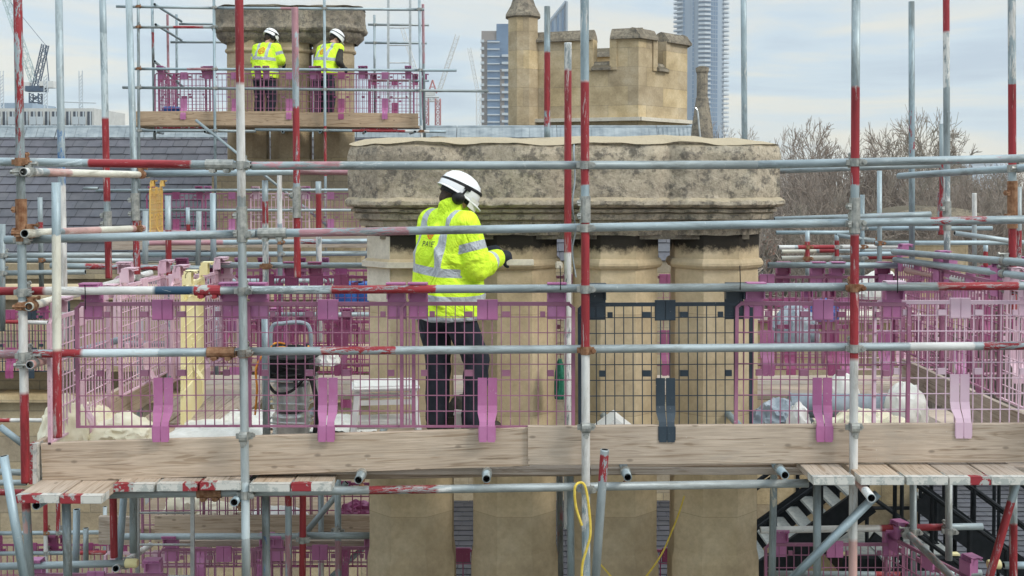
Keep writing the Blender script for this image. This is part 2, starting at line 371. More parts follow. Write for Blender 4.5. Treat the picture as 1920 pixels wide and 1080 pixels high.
# coupler: local Z along the upright at the origin, local X along the ledger lying at +Y .053
def coupler_mesh(name, mat):
    bm = bmesh.new()
    def band(c, M, r, l, n=12):
        lathe(bm, c, [(r - .004, -l/2), (r, -l/2), (r, l/2), (r - .004, l/2)], n, M)
    band((0, 0, 0), None, TR + .006, .046)
    band((0, .053, 0), Matrix.Rotation(R(90), 3, 'Y'), TR + .006, .046)
    box(bm, (0, .026, 0), (.05, .03, .05))
    box(bm, (-.034, -.006, 0), (.028, .034, .036)); box(bm, (.037, .004, 0), (.022, .02, .030))
    bar(bm, (-.046, -.034, 0), (-.046, .035, 0), .0065, 8); bar(bm, (-.046, -.036, 0), (-.046, -.022, 0), .0135, 6)
    box(bm, (0, .05, -.034), (.036, .03, .022)); bar(bm, (0, .02, -.046), (0, .09, -.046), .0065, 8); bar(bm, (0, .085, -.046), (0, .097, -.046), .0135, 6)
    bmesh.ops.recalc_face_normals(bm, faces=bm.faces)
    me = bpy.data.meshes.new(name); bm.to_mesh(me); bm.free(); me.materials.append(mat); return me
CM = [coupler_mesh('coupler', M_COUP), coupler_mesh('coupler', M_RUST)]
def closest(a, b, c, d):
    u = b - a; v = d - c; w = a - c; A = u.dot(u); B = u.dot(v); C = v.dot(v); D = u.dot(w); E = v.dot(w); den = A*C - B*B
    if den < 1e-9: return None
    s = (B*E - C*D) / den; t = (A*E - B*D) / den
    if not (-.01 < s < 1.01 and -.01 < t < 1.01): return None
    return a + u*s, c + v*t
def put_couplers():
    rr = random.Random(3)
    for o, a, b in UP:
        for l, c, d in LE:
            q = closest(a, b, c, d)
            if not q: continue
            p1, p2 = q; dist = (p2 - p1).length
            if dist < .12:
                z = (b - a).normalized(); y = (p2 - p1) if dist > .02 else Vector((0, 1, 0)); y = (y - z * y.dot(z)).normalized(); x = y.cross(z)
                if x.x < 0 and abs(y.y) > .5: pass
                M = Matrix.Translation(p1) @ Matrix((x, y, z)).transposed().to_4x4()
                k = bpy.data.objects.new('coupler', CM[1 if rr.random() < .3 else 0]); COL.objects.link(k); child_at(k, o, M)
def sleeve(parent, t, mat, L=.16):
    """sleeve coupler joining two lengths, t in metres along the tube"""
    bm = bmesh.new()
    lathe(bm, (0, 0, t - L/2), [(TR + .001, 0), (TR + .007, 0), (TR + .007, L), (TR + .001, L)], 12)
    for s in (-1, 1):
        box(bm, (0, -TR - .008, t + s * L * .25), (.052, .018, .034)); bar(bm, (-.018, -TR - .022, t + s*L*.25), (-.018, -TR - .004, t + s*L*.25), .011, 6); bar(bm, (.018, -TR - .022, t + s*L*.25), (.018, -TR - .004, t + s*L*.25), .011, 6)
    return mk('sleeve_coupler', bm, mat, parent)
def dist_on(o, px=None, py=None):
    """metres along tube o where it crosses photo column px or row py"""
    a = Vector(o['_a']); b = Vector(o['_b']); best = None
    for i in range(201):
        p = a.lerp(b, i/200); w = p; f = Vector((0, math.cos(PITCH), -math.sin(PITCH))); u = Vector((0, math.sin(PITCH), math.cos(PITCH)))
        dpt = w.dot(f); q = (960 + F * w.x / dpt) if px is not None else (CY - F * w.dot(u) / dpt)
        e_ = abs(q - (px if px is not None else py))
        if best is None or e_ < best[0]: best = (e_, (p - a).length)
    return best[1]
exec_parts = []
# ------------------------------------------------------------------ plastic brick guards
GW, GH = 1.015, .73
_gc = {}
def guard_meshes(mat, lod):
    key = (mat.name, lod)
    if key in _gc: return _gc[key]
    bm = bmesh.new(); t = .0058 if lod == 0 else .010
    nx, nz_ = (19, 8) if lod == 0 else (14, 6)
    for i in range(1, nx):
        x = -GW/2 + GW * i / nx; bx(bm, x - t*.45, x + t*.45, -.004, .004, -GH, 0)
    for j in range(1, nz_):
        z = -GH * j / nz_ + .004; bx(bm, -GW/2, GW/2, -.006, .002, z - t*.4, z + t*.4)
    for s in (-1, 1):
        bx(bm, s*GW/2 - s*.020, s*GW/2, -.010, .010, -GH, -.03)
        bar(bm, (s*(GW/2-.010), 0, -.035), (s*(GW/2-.040), 0, -.008), .010, 6)
        bx(bm, s*.13, s*.085, -.012, .006, -.055, -.085); bx(bm, s*.13, s*.085, -.012, .006, -.395, -.43)
        bx(bm, s*.335, s*.305, -.012, .006, -.055, -.085)
        bx(bm, s*.35, s*.385, -.012, .006, -.395, -.43)
    bx(bm, -GW/2 + .03, GW/2 - .03, -.008, .010, -.022, 0); bx(bm, -GW/2, GW/2, -.008, .008, -GH, -GH + .012)
    def fin(n, b_):
        bmesh.ops.recalc_face_normals(b_, faces=b_.faces); me = bpy.data.meshes.new(n); b_.to_mesh(me); b_.free(); me.materials.append(mat); return me
    panel = fin('mesh_panel', bm)
    if mat is M_PUR: panel.materials[0] = M_PURW
    # hook that wraps the rail: back plate, cap over the tube, short front lip with slots
    bm = bmesh.new(); w = .055
    bx(bm, -w, w, .0, .010, -.10, .085)
    pts = []
    for i in range(8):
        an = R(90 - 165 * i / 7 + 90); pts.append((0.034 * math.cos(an), .034 * math.sin(an)))
    for k, x0 in enumerate((-w, -.016, .022)):
        x1 = x0 + .034
        for i in range(7):
            an0 = R(-20 + 150 * i / 6.0); an1 = R(-20 + 150 * (i+1) / 6.0)
            y0, z0 = math.cos(an0) * .036, math.sin(an0) * .036; y1, z1 = math.cos(an1) * .036, math.sin(an1) * .036
            c = ((x0+x1)/2, -.036 + (y0+y1)/2 - .012, .078 + (z0+z1)/2)
            rot = Matrix.Rotation(math.atan2(z1-z0, y1-y0), 3, 'X'); box(bm, c, (x1-x0, .0135, .005), rot)
    bx(bm, -w, w, -.086, -.010, .108, .116)
    bx(bm, -w, -w+.008, -.05, 0, .02, .112); bx(bm, w-.008, w, -.05, 0, .02, .112)
    hook = fin('hook', bm)
    bm = bmesh.new(); bx(bm, -.058, -.002, -.014, -.004, -.10, .012); bx(bm, .002, .058, -.014, -.004, -.10, .012); bx(bm, -.06, .06, -.006, .006, -.105, .014)
    plate = fin('clip_plate', bm)
    bm = bmesh.new(); prof = [(-.010, -.44), (-.012, -.60), (-.026, -.64), (-.060, -.685), (-.070, -.71), (-.073, -.80)]
    for s0, s1 in ((-.056, -.003), (.003, .056)):
        for (ya, za), (yb, zb) in zip(prof, prof[1:]):
            k = .8 if za < -.66 else 1; k2 = .8 if zb < -.66 else 1
            vs = [bm.verts.new(v) for v in ((s0*k, ya, za), (s1*k, ya, za), (s1*k2, yb, zb), (s0*k2, yb, zb), (s0*k, ya+.007, za), (s1*k, ya+.007, za), (s1*k2, yb+.007, zb), (s0*k2, yb+.007, zb))]
            for f in ((0,1,2,3), (4,7,6,5), (0,3,7,4), (1,5,6,2), (0,4,5,1), (3,2,6,7)): bm.faces.new([vs[i] for i in f])
    bx(bm, -.05, .05, -.069, -.0675, -.79, -.71)
    strap = fin('strap', bm)
    _gc[key] = (panel, hook, plate, strap); return _gc[key]
def guard(loc, rz, mat, label, group=None, lod=0, tilt=0):
    """loc: middle of the panel's top edge"""
    t = empty('brick_guard', loc, rz, label=label, cat='brick guard', group=group); t.rotation_euler = (random.uniform(-.012, .012), tilt + random.uniform(-.007, .007), rz + random.uniform(-.01, .01))
    pn, hk, pl, st = guard_meshes(mat, lod)
    for n, me, p in (('mesh_panel', pn, (0,0,0)), ('hook', hk, (-.40,0,0)), ('hook', hk, (.40,0,0)), ('clip_plate', pl, (0,0,0)), ('strap', st, (0,0,0))):
        o = bpy.data.objects.new(n, me); COL.objects.link(o); o.parent = t; o.location = p
    return t
ORD = ['first', 'second', 'third', 'fourth', 'fifth', 'sixth', 'seventh', 'eighth', 'ninth', 'tenth', 'eleventh', 'twelfth', 'thirteenth', 'fourteenth']
def ordl(i): return ORD[i] if i < len(ORD) else 'number %d' % (i+1)
# ------------------------------------------------------------------ boards
def board(a, b, depth=.038, height=.225, face='XZ', mat=None, label='', group=None, name='scaffold_board', cat='scaffold board', bands=(), axis=0, seed=0):
    """a, b world ends (centre line of the front face). the long side runs along local X"""
    a = Vector(a); b = Vector(b); L = (b-a).length; q = (b-a).to_track_quat('X', 'Z')
    bm = bmesh.new(); nseg = max(2, int(L / .25)); rr = random.Random(seed)
    wob = [(rr.uniform(-.003, .003), rr.uniform(-.003, .003)) for _ in range(nseg+1)]
    for i in range(nseg):
        pass
    if face == 'XZ': hy, hz = depth, height
    else: hy, hz = height, depth
    rings = []
    for i in range(nseg+1):
        x = L * i / nseg; dz, dy = wob[i]
        c = .003
        pr = [(c, -hz/2), (hy-c, -hz/2), (hy, -hz/2+c), (hy, hz/2-c), (hy-c, hz/2), (c, hz/2), (0, hz/2-c), (0, -hz/2+c)]
        if face != 'XZ': pr = [(y - hy/2, z) for y, z in pr]
        rings.append([bm.verts.new((x, y+dy*.4, z+dz*.6)) for y, z in pr])
    for p, r_ in zip(rings, rings[1:]):
        for i in range(8): bm.faces.new((p[i], p[(i+1) % 8], r_[(i+1) % 8], r_[i]))
    bm.faces.new(rings[0][::-1]); bm.faces.new(rings[-1])
    o = mk(name, bm, mat or M_WOOD, None, label=label, cat=cat, group=group); o.location = a; o.rotation_mode = 'QUATERNION'; o.rotation_quaternion = q
    for end, cols in bands:           # metal hoop on an end, painted in two halves
        bm1 = bmesh.new(); bm2 = bmesh.new(); xe = -.002 if end == 0 else L + .002; s = 1 if end == 0 else -1
        y0, y1 = (0, hy) if face == 'XZ' else (-hy/2, hy/2)
        ym = y0 + (y1-y0) * cols[2]
        for bb, ya, yb in ((bm1, y0-.002, ym), (bm2, ym, y1+.002)):
            bx(bb, xe, xe + s*.004 - s*.001, ya, yb, -hz/2-.002, hz/2+.002)
            bx(bb, xe, xe + s*.05, ya, yb, hz/2 + .0008, hz/2+.0028)
            bx(bb, xe, xe + s*.05, ya, yb, -hz/2-.0028, -hz/2-.0008)
        bx(bm1, xe, xe + s*.12, y0-.0028, y0-.0008, -hz/2-.002, hz/2+.002); bx(bm2, xe, xe + s*.12, y1+.0008, y1+.0028, -hz/2-.002, hz/2+.002)
        mats = {'W': M_BANDW, 'R': M_BANDR}
        mk('end_band', bm1, mats[cols[0]], o); mk('end_band', bm2, mats[cols[1]], o)
    return o

# ------------------------------------------------------------------ the main chimney stack
SY = 8.30
def outline(cx, r, nfac_front=True, w=None):
    pass
def lobed_plan(xs, half, dep, ch, notch):
    """front outline of merged octagons (left to right), returned as closed CCW polygon"""
    f = []
    for i, x in enumerate(xs):
        if i > 0: f.append((x - (x - xs[i-1]) / 2, -dep + notch))
        f += [(x - half, -dep), (x + half, -dep)]
    x0, x1 = xs[0] - half - ch, xs[-1] + half + ch
    fr = [(x0, -dep + ch)] + f + [(x1, -dep + ch)]
    bk = [(x, -y) for x, y in reversed(fr)]
    return fr + bk
def dense(poly, step):
    out = []
    for i, p in enumerate(poly):
        q = poly[(i+1) % len(poly)]; d = math.hypot(q[0]-p[0], q[1]-p[1]); n = max(1, int(round(d/step)))
        for k in range(n): out.append((p[0] + (q[0]-p[0])*k/n, p[1] + (q[1]-p[1])*k/n))
    return out
def stone_cap(name, xs, half, dep, ch, notch, prof, mat, parent, step=.022, amp=.007, loc=(0,0,0), top=.06, noz=26):
    base = lobed_plan(xs, half, dep, ch, notch); cx = sum(p[0] for p in base)/len(base)
    pts = dense(base, step); n = len(pts)
    # outward normals
    nm = []
    for i in range(n):
        a = Vector(pts[i-3]); b = Vector(pts[(i+3) % n]); d = (b-a); nn = Vector((d.y, -d.x)).normalized(); nm.append(nn)
    bm = bmesh.new(); prev = None
    # densify the profile
    pf = []
    for (o0, z0), (o1, z1) in zip(prof, prof[1:]):
        k = max(1, int(round(math.hypot(o1-o0, z1-z0)/step)))
        for j in range(k): pf.append((o0 + (o1-o0)*j/k, z0 + (z1-z0)*j/k))
    pf.append(prof[-1])
    for o_, z in pf:
        ring = []
        for i in range(n):
            v = Vector((pts[i][0] + nm[i].x*o_, pts[i][1] + nm[i].y*o_, z))
            d = fbm(v + Vector(loc), 7, 4) * amp + fbm(v + Vector(loc), noz, 3) * amp * .55
            d -= max(0, fbm(v + Vector((9, 3, 1)), 3.1, 3) - .25) * amp * 3
            ring.append(bm.verts.new(v + Vector((nm[i].x*d, nm[i].y*d, d*.5))))
        if prev:
            for i in range(n): bm.faces.new((prev[i], prev[(i+1) % n], ring[(i+1) % n], ring[i]))
        prev = ring
    # flaunched top
    for s_, dz in ((.985, .008), (.93, .018), (.8, top*.6), (.5, top)):
        ring = []
        for i in range(n):
            x = cx + (pts[i][0]-cx) * (1 - (1-s_)*.35) ; y = pts[i][1] * s_
            ring.append(bm.verts.new((x, y, prof[-1][1] + dz + fbm((x, y, 3), 2.3, 3)*.030)))
        for i in range(n): bm.faces.new((prev[i], prev[(i+1) % n], ring[(i+1) % n], ring[i]))
        prev = ring
    bm.faces.new(prev)
    return mk(name, bm, mat, parent, True)
def octa(r, rot=22.5): return [(r/math.cos(R(22.5))*math.cos(R(rot+45*i)), r/math.cos(R(22.5))*math.sin(R(rot+45*i))) for i in range(8)]
def column(parent, x, r, zt, zb, rings, mat, plinth=None, nm='chimney_shaft', loc=None, label=None):
    """octagonal shaft; rings: list of (z, bulge, halfheight)"""
    prof = [(r, zt)]
    for z, bu, hh in rings: prof += [(r, z+hh*1.2), (r+bu*.55, z+hh), (r+bu, z+hh*.3), (r+bu, z-hh*.2), (r+bu*.5, z-hh*.8), (r-.006, z-hh), (r-.006, z-hh-.01)]
    r2 = r - .004; prof.append((r2, rings[-1][0]-rings[-1][2]-.05 if rings else zt-.1))
    if plinth: prof += [(r2, plinth+.04), (r2+.010, plinth-.01), (r2+.014, plinth-.03)]; prof.append((r2+.03, zb))
    else: prof.append((r2, zb))
    # fine steps, softened arrises and gentle erosion
    pf = []
    for (r0, z0), (r1, z1) in zip(prof, prof[1:]):
        k = max(1, int(abs(z1-z0)/.06)); pf += [(r0+(r1-r0)*j/k, z0+(z1-z0)*j/k) for j in range(k)]
    pf.append(prof[-1]); bm = bmesh.new(); prev = None; K = 7
    for rr, z in pf:
        oc = octa(rr); ring = []
        for i in range(8):
            a = Vector(oc[i]); b = Vector(oc[(i+1) % 8])
            for j in range(K):
                t = j/K; t = min(max((t-.0), 0), 1); p = a.lerp(b, t)
                if j == 0: p = p * .992
                d = fbm((p.x+x*3, p.y, z), 3, 3) * .004
                ring.append(bm.verts.new((p.x*(1+d), p.y*(1+d), z)))
        if prev:
            m = len(ring)
            for i in range(m): bm.faces.new((prev[i], prev[(i+1) % m], ring[(i+1) % m], ring[i]))
        else: bm.faces.new(ring)
        prev = ring
    bm.faces.new(prev[::-1])
    o = mk(nm, bm, mat, parent, False, label=label); o.location = (x, 0, 0) if loc is None else loc
    return o
st = empty('chimney_stack', (0, SY, 0), label='near chimney stack of octagonal tan stone shafts under one heavy weathered cap', cat='chimney stack')
cxs = [X(p, SY) for p in (772, 965, 1152, 1338)]
prof = [(-.14, Z(437, SY)), (-.13, Z(426, 8.0)), (-.085, Z(424, 8)), (-.080, Z(415, 8)), (-.088, Z(413, 8)), (-.052, Z(411, 8)), (-.045, Z(401, 8)), (-.06, Z(399, 8)), (-.025, Z(397, 8)), (-.022, Z(392, 8)), (-.05, Z(390, 8)), (.012, Z(387, 8)), (.030, Z(383, 8)), (.028, Z(377, 8)), (.012, Z(373, 8)), (-.002, Z(370, 8)), (.0, Z(330, 8)), (.004, Z(290, 8)), (-.012, Z(276, 8)), (-.03, Z(272, 8))]
stone_cap('stone_cap', [X(p, SY) for p in (782, 968, 1152, 1328)], .235, .46, .235, .055, prof, M_CAP, st, step=.016, amp=.010, top=.06)
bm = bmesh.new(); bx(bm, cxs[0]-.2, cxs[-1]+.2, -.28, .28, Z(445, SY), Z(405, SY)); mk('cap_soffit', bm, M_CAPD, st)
for i, x in enumerate(cxs):
    zr = Z(491, SY)
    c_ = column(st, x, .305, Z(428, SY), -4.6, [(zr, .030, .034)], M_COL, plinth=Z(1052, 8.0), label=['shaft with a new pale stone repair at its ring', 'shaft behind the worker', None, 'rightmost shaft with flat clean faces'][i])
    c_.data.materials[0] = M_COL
# new stone piece let into the top of the first shaft
bm = bmesh.new()
pl = [q for q in octa(.3115)]
def part_ring(r, z0, z1, i0, i1):
    oc = octa(r); inn = octa(r-.03); ids = [k % 8 for k in range(i0, i1+1)]
    a = [bm.verts.new((*oc[k], z0)) for k in ids]; b_ = [bm.verts.new((*oc[k], z1)) for k in ids]; c = [bm.verts.new((*inn[k], z0)) for k in ids]; d = [bm.verts.new((*inn[k], z1)) for k in ids]
    for k in range(len(ids)-1): bm.faces.new((a[k], a[k+1], b_[k+1], b_[k])); bm.faces.new((b_[k], b_[k+1], d[k+1], d[k])); bm.faces.new((a[k], c[k], c[k+1], a[k+1])); bm.faces.new((c[k], d[k], d[k+1], c[k+1]))
    bm.faces.new((a[0], b_[0], d[0], c[0])); bm.faces.new((a[-1], c[-1], d[-1], b_[-1]))
part_ring(.309, Z(560, SY), Z(440, SY), 3, 5)
rg_ = [(.309, Z(497, SY)), (.335, Z(495, SY)), (.348, Z(491, SY)), (.335, Z(487, SY)), (.309, Z(485, SY))]
part_ring(.345, Z(496, SY), Z(486, SY), 3, 6)
o = mk('repair_stone', bm, M_NEW, st); o.location = (cxs[0], 0, 0)
# core between the shafts' bases and lightning cable on the cap
tag(mk('lightning_cable', (lambda b_: (sweep(b_, spline([P(1078, 262, 8.0), P(1076, 285, 7.8), P(1078, 335, 7.78), P(1073, 385, 7.76), P(1079, 430, 7.9), P(1073, 470, 7.95), P(1080, 520, 7.95)], 5), .006, 6), b_)[1])(bmesh.new()), M_LEAD), 'thin grey cable hanging down the cap beside the red upright', 'cable')
# ------------------------------------------------------------------ main scaffold: uprights (in front of the ledgers)
G_UP = 'scaffold uprights'; 
v1 = V(33, -20, 48, 905, 6.42, [(-20, 60, 'R', .6), (60, 215, 'R', .45), (215, 300, 'R', .5), (560, 600, 'W', .6), (600, 735, 'W', .9), (735, 905, 'R', .95)], 'flaking red, grey and white upright nearest the left edge, down to the plank ends')
sleeve(v1, dist_on(v1, py=415), M_RUST, .24)
V(110, -20, 121, 640, 7.6, [(240, 345, 'B', .52), (345, 640, 'W', .85)], 'tall grey upright with a blue painted length, second from the left')
V(105, 342, 108, 820, 6.36, [(440, 655, 'C', .96), (655, 820, 'R', 1)], 'short open topped upright, grey above, cream and red below, standing on the left toe board')
v3 = V(192, -20, 204, 522, 8.3, [(60, 220, 'L', .6), (221, 378, 'R', 1), (445, 522, 'R', .98)], 'grey upright turning red below the roof ridge, at the left return')
sleeve(v3, dist_on(v3, py=412), M_COUP, .12)
v4 = V(241, -20, 258, 530, 8.3, [(405, 530, 'R', .6)], 'plain grey upright just left of the far scaffold end')
sleeve(v4, dist_on(v4, py=388), M_COUP, .2)
v5 = V(448, -20, 462, 1100, FRONT, [(-20, 155, 'R', .99), (155, 365, 'W', .96), (900, 1010, 'L', .7)], 'front upright red on top then white then steel blue, standing left of the worker')
sleeve(v5, dist_on(v5, py=420), M_COUP, .2)
v6 = V(553, 14, 558, 520, 8.0, [(14, 60, 'P', .9), (60, 200, 'P', .5), (200, 345, 'R', .8), (405, 470, 'R', .8), (470, 520, 'R', .9)], 'mauve and red upright ending level with the far cap, between the two far workers')
sleeve(v6, dist_on(v6, py=378), M_COUP, .22)
V(1026, 12, 1026, 264, 9.0, [(97, 205, 'R', .93), (205, 240, 'R', .5)], 'short upright grey then red behind the near cap in front of the battlements')
V(1065, 80, 1064, 990, 7.62, [(80, 130, 'W', .6), (130, 470, 'R', .88), (472, 990, 'W', .72)], 'worn red and white inner upright touching the near cap')
v10 = V(1096, -20, 1099, 1100, FRONT, [(0, 60, 'W', .45), (60, 150, 'W', .3), (150, 345, 'R', .97), (410, 655, 'R', 1), (655, 905, 'W', .98), (905, 1100, 'W', .5)], 'front upright in the middle, grey above, bright red at chest height and white below')
sleeve(v10, dist_on(v10, py=390), M_COUP, .15)
V(1394, -20, 1396, 262, 9.3, [(60, 262, 'W', .35)], 'grey upright behind the right end of the near cap')
v12 = V(1605, -20, 1599, 1100, FRONT, [(160, 345, 'R', .86), (435, 670, 'R', .88), (670, 900, 'W', .93), (900, 1010, 'W', .8), (1010, 1100, 'K', .8)], 'front upright on the right, grey top, long scratched red length and white foot')
sleeve(v12, dist_on(v12, py=405), M_COUP, .2)
V(1709, 3, 1710, 500, 9.4, [(205, 300, 'R', .38)], 'bare grey upright with an open cut top against the sky on the right')
v14 = V(1774, -20, 1776, 520, 8.6, [(-20, 60, 'R', .9), (60, 165, 'W', .6), (330, 520, 'W', .5)], 'upright with a red top and grey rest, third from the right edge')
sleeve(v14, dist_on(v14, py=405), M_COUP, .22)
v15 = V(1897, -20, 1899, 590, 7.2, [(0, 150, 'W', .6), (155, 310, 'R', .95), (425, 590, 'R', 1)], 'upright by the right edge, pale above and deep red below')
sleeve(v15, dist_on(v15, py=385), M_RUST, .3)
V(1766, 232, 1766, 440, 11.5, [(300, 440, 'R', .7)], 'thin far upright with a red foot beside the red topped upright')
# below the deck
V(7, 855, 52, 1120, 6.2, [], 'leaning dark grey tube with an open mouth at the bottom left corner', name='scaffold_tube', cat='scaffold tube')
V(48, 930, 58, 1110, 6.5, [(930, 955, 'R', 1), (955, 1000, 'K', .5)], 'grey stub of the leftmost upright below the plank ends')
V(124, 938, 128, 1110, 6.42, [], 'thick green grey post under the left plank ends')
V(144, 955, 141, 1110, 8.0, [], 'narrow mossy grey post behind the thick left post')
V(212, 920, 214, 1045, 7.6, [(920, 1045, 'R', .98)], 'short red post below the left boards')
V(233, 920, 222, 1060, 7.8, [], 'leaning grey post beside the short red post')
V(250, 918, 250, 1036, 7.4, [(925, 990, 'D', .4)], 'dark grey post hidden behind the aluminium ladder')
V(498, 925, 500, 1110, 6.9, [(1000, 1110, 'B', .35)], 'dark post with a rusty collar left of the stone shafts below the deck')
V(541, 920, 541, 1110, 8.2, [(920, 950, 'R', .7), (1000, 1110, 'P', .6)], 'grey and mauve post below the deck beside a red one')
V(568, 920, 567, 1110, 8.2, [(920, 1110, 'R', .96)], 'fully red post below the deck left of the stone shafts')
V(602, 895, 602, 1110, 9.6, [(1000, 1110, 'W', .6)], 'pale thin post far below the deck left of the stone shafts')
V(633, 885, 635, 1110, 8.4, [(1010, 1110, 'P', .6)], 'grey post closest to the left side of the stone shafts below the deck')
V(1049, 870, 1051, 1110, 8.6, [(870, 1110, 'P', .4)], 'dark mauve post in the gap between the second and third shafts')
V(1069, 870, 1071, 1110, 7.6, [], 'grey post in the gap just left of the middle upright')
V(1134, 843, 1114, 1120, 6.25, [(850, 905, 'R', .75)], 'leaning open mouthed tube with a red band, crossing in front of the toe board', name='scaffold_tube', cat='scaffold tube')
V(1451, 880, 1447, 1110, 7.6, [(880, 950, 'C', .5)], 'brownish post just right of the stone shafts below the deck')
V(1532, 905, 1532, 1110, 7.0, [], 'dark grey post with a rusty collar below the right boards')
V(1712, 908, 1713, 1110, 8.0, [], 'grey post below the second right board')
V(1779, 908, 1779, 1050, 8.0, [], 'pale grey post ending above the lower rail on the right')
V(1900, 903, 1900, 1110, 7.2, [(980, 1110, 'R', .95)], 'post at the right edge below the deck, grey above and red below')
tube('scaffold_brace', P(1480, 1090, 6.38), P(1646, 925, 6.38), [], 'pale steel blue diagonal brace rising to the right front upright', 'scaffold brace', reg=UP)
tube('scaffold_brace', P(1850, 1100, 6.9), P(1912, 885, 6.95), [(.0, .75, 'R', .8)], 'leaning red footed brace at the bottom right corner', 'scaffold brace')
# ------------------------------------------------------------------ ledgers
h1 = H(-30, 303, 470, 310, LY, [(165, 360, 'R', .97), (-30, 160, 'L', .5)], 'topmost front ledger at the left with a long red length')
sleeve(h1, dist_on(h1, px=412), M_COUP, .16)
h1b = H(472, 311, 1420, 309, LY, [(470, 640, 'P', .55), (640, 720, 'W', .4)], 'topmost front ledger crossing the stone cap, steel blue with mauve wear at its left')
h1c = H(1420, 309, 1960, 296, LY, [(1760, 1960, 'P', .35)], 'topmost front ledger at the right end')
h2 = H(10, 450, 480, 438, LY, [], 'dark grey second ledger at the left, open at its left end')
h2b = H(481, 438, 1960, 411, LY, [(560, 770, 'P', .62), (1740, 1850, 'R', .45)], 'second front ledger crossing the worker\'s shoulders')
sleeve(h2b, dist_on(h2b, px=510), M_COUP, .16)
h3 = H(-30, 546, 470, 544, LY, [(-30, 85, 'R', 1), (85, 290, 'W', .9), (290, 365, 'N', .85)], 'guard rail at the left painted red, white and navy')
sleeve(h3, dist_on(h3, px=390), M_BANDR, .15)
h3b = H(471, 544, 1960, 536, LY, [(471, 620, 'L', .5), (622, 820, 'R', .68), (1755, 1910, 'R', .7)], 'guard rail that the purple mesh guards hang from, passing the worker\'s waist')
h4 = H(-30, 664, 470, 660, LY, [(-30, 38, 'P', .7), (60, 155, 'R', .65), (155, 300, 'L', .8)], 'knee rail at the left with a rusty sleeve')
sleeve(h4, dist_on(h4, px=415), M_RUST, .16)
h4b = H(471, 659, 1960, 648, LY, [(600, 745, 'R', .55), (1704, 1825, 'W', .9), (1840, 1960, 'R', .6)], 'knee rail crossing in front of the mesh guards')
h5 = H(195, 927, 1515, 906, LY, [(690, 820, 'R', .62), (820, 850, 'W', .5)], 'long pale blue ledger running under the deck')
sleeve(h5, dist_on(h5, px=395), M_RUST, .14)
# inner and back ledgers
H(268, 326, 560, 322, 8.35, [], 'back ledger end showing under the red length of the top ledger')
H(480, 322, 1080, 323, 8.95, [(480, 690, 'P', .8)], 'mauve back ledger passing behind the near cap')
H(1436, 321, 1762, 309, 9.15, [], 'grey back ledger emerging right of the near cap')
H(1452, 412, 1745, 402, 9.1, [(1640, 1700, 'P', .4)], 'shorter back ledger with mauve wear, right of the near cap')
H(1440, 497, 1722, 498, 9.1, [], 'back guard rail carrying two magenta hooks, right of the shafts')
H(380, 497, 690, 498, 9.1, [], 'back guard rail left of the shafts behind the worker')
H(95, 498, 400, 504, 9.3, [(160, 300, 'R', .6)], 'back guard rail at the left return with red wear')
H(0, 1062, 240, 1056, 7.6, [], 'lower pale ledger at the bottom left with a yellow end cap')
H(228, 1006, 700, 1005, 8.6, [], 'lower ledger behind the aluminium ladder')
H(560, 1004, 700, 1004, 8.3, [], 'short lower ledger stub coupled to the red post')
H(1425, 994, 1842, 987, 8.1, [(1425, 1650, 'W', .85), (1650, 1775, 'R', .97)], 'lower right ledger painted white and red')
H(1690, 1078, 1840, 1074, 8.3, [], 'grey tube end low in the bottom right')
# ------------------------------------------------------------------ transoms running away from the viewer
G = 'scaffold_transom'
def Tn(x0, y0, Y0, x1, y1, Y1, z, label, reg=True):
    return tube(G, P(x0, y0, Y0), P(x1, y1, Y1), z, label, 'scaffold transom', reg=LE if reg else None)
t1 = Tn(44, 322, 6.36, 278, 328, 8.5, [(.14, .3, 'K', .85), (.3, 1, 'C', .97), (0, .1, 'W', 1)], 'white capped return tube under the top ledger at the left')
Tn(46, 438, 6.30, 268, 428, 8.5, [(0, .22, 'C', 1), (.25, .55, 'K', .95), (.55, .86, 'C', .98), (.86, 1, 'K', .95)], 'cream and salmon return tube with an open mouth at the left')
Tn(54, 575, 6.38, 282, 512, 8.7, [(0, .3, 'C', .8), (.3, 1, 'W', .93)], 'pale return tube that the left side guards hang from')
Tn(56, 684, 6.36, 250, 630, 8.5, [(0, .4, 'K', 1)], 'salmon return tube at knee height on the left')
Tn(1686, 330, 8.7, 1960, 312, 6.9, [], 'grey return tube under the top ledger at the right')
Tn(1676, 472, 9.0, 1960, 496, 6.7, [(0, .5, 'W', .3)], 'upper of two grey return tubes running in from the right')
Tn(1678, 487, 9.0, 1960, 523, 6.7, [], 'lower of two grey return tubes running in from the right')
Tn(1700, 507, 8.9, 1980, 558, 6.6, [(0, .35, 'K', .9), (.35, .7, 'W', .7), (.7, 1, 'R', .6)], 'pink stained guard rail of the right return')
Tn(1698, 996, 8.1, 1812, 1110, 6.6, [(0, 1, 'K', .45)], 'pinkish white rail sloping down to the bottom right')
Tn(217, 1066, 7.5, 282, 1022, 9.6, [(0, 1, 'W', .8)], 'white return tube with a yellow clip near the bottom left')
for px, py, lb in ((672, 900, 'left of the stone shafts'), (912, 898, 'in front of the second shaft'), (1177, 895, 'just right of the leaning red banded tube'), (1472, 891, 'beside the right hand boards'), (439, 942, 'by the red topped front upright')):
    Tn(px, py, 6.40, 960 + (px-960)*.66, 340 + (py-340)*.66, 9.5, [], 'open mouthed putlog poking out under the deck ' + lb, reg=False)
Tn(1634, 934, 6.1, 1480, 740, 9.0, [(0, .05, 'W', .9), (.05, .3, 'K', .9)], 'salmon putlog with a bright rim below the right boards', reg=False)
Tn(68, 948, 6.3, 300, 800, 9.0, [], 'dark putlog mouth under the left plank ends', reg=False)
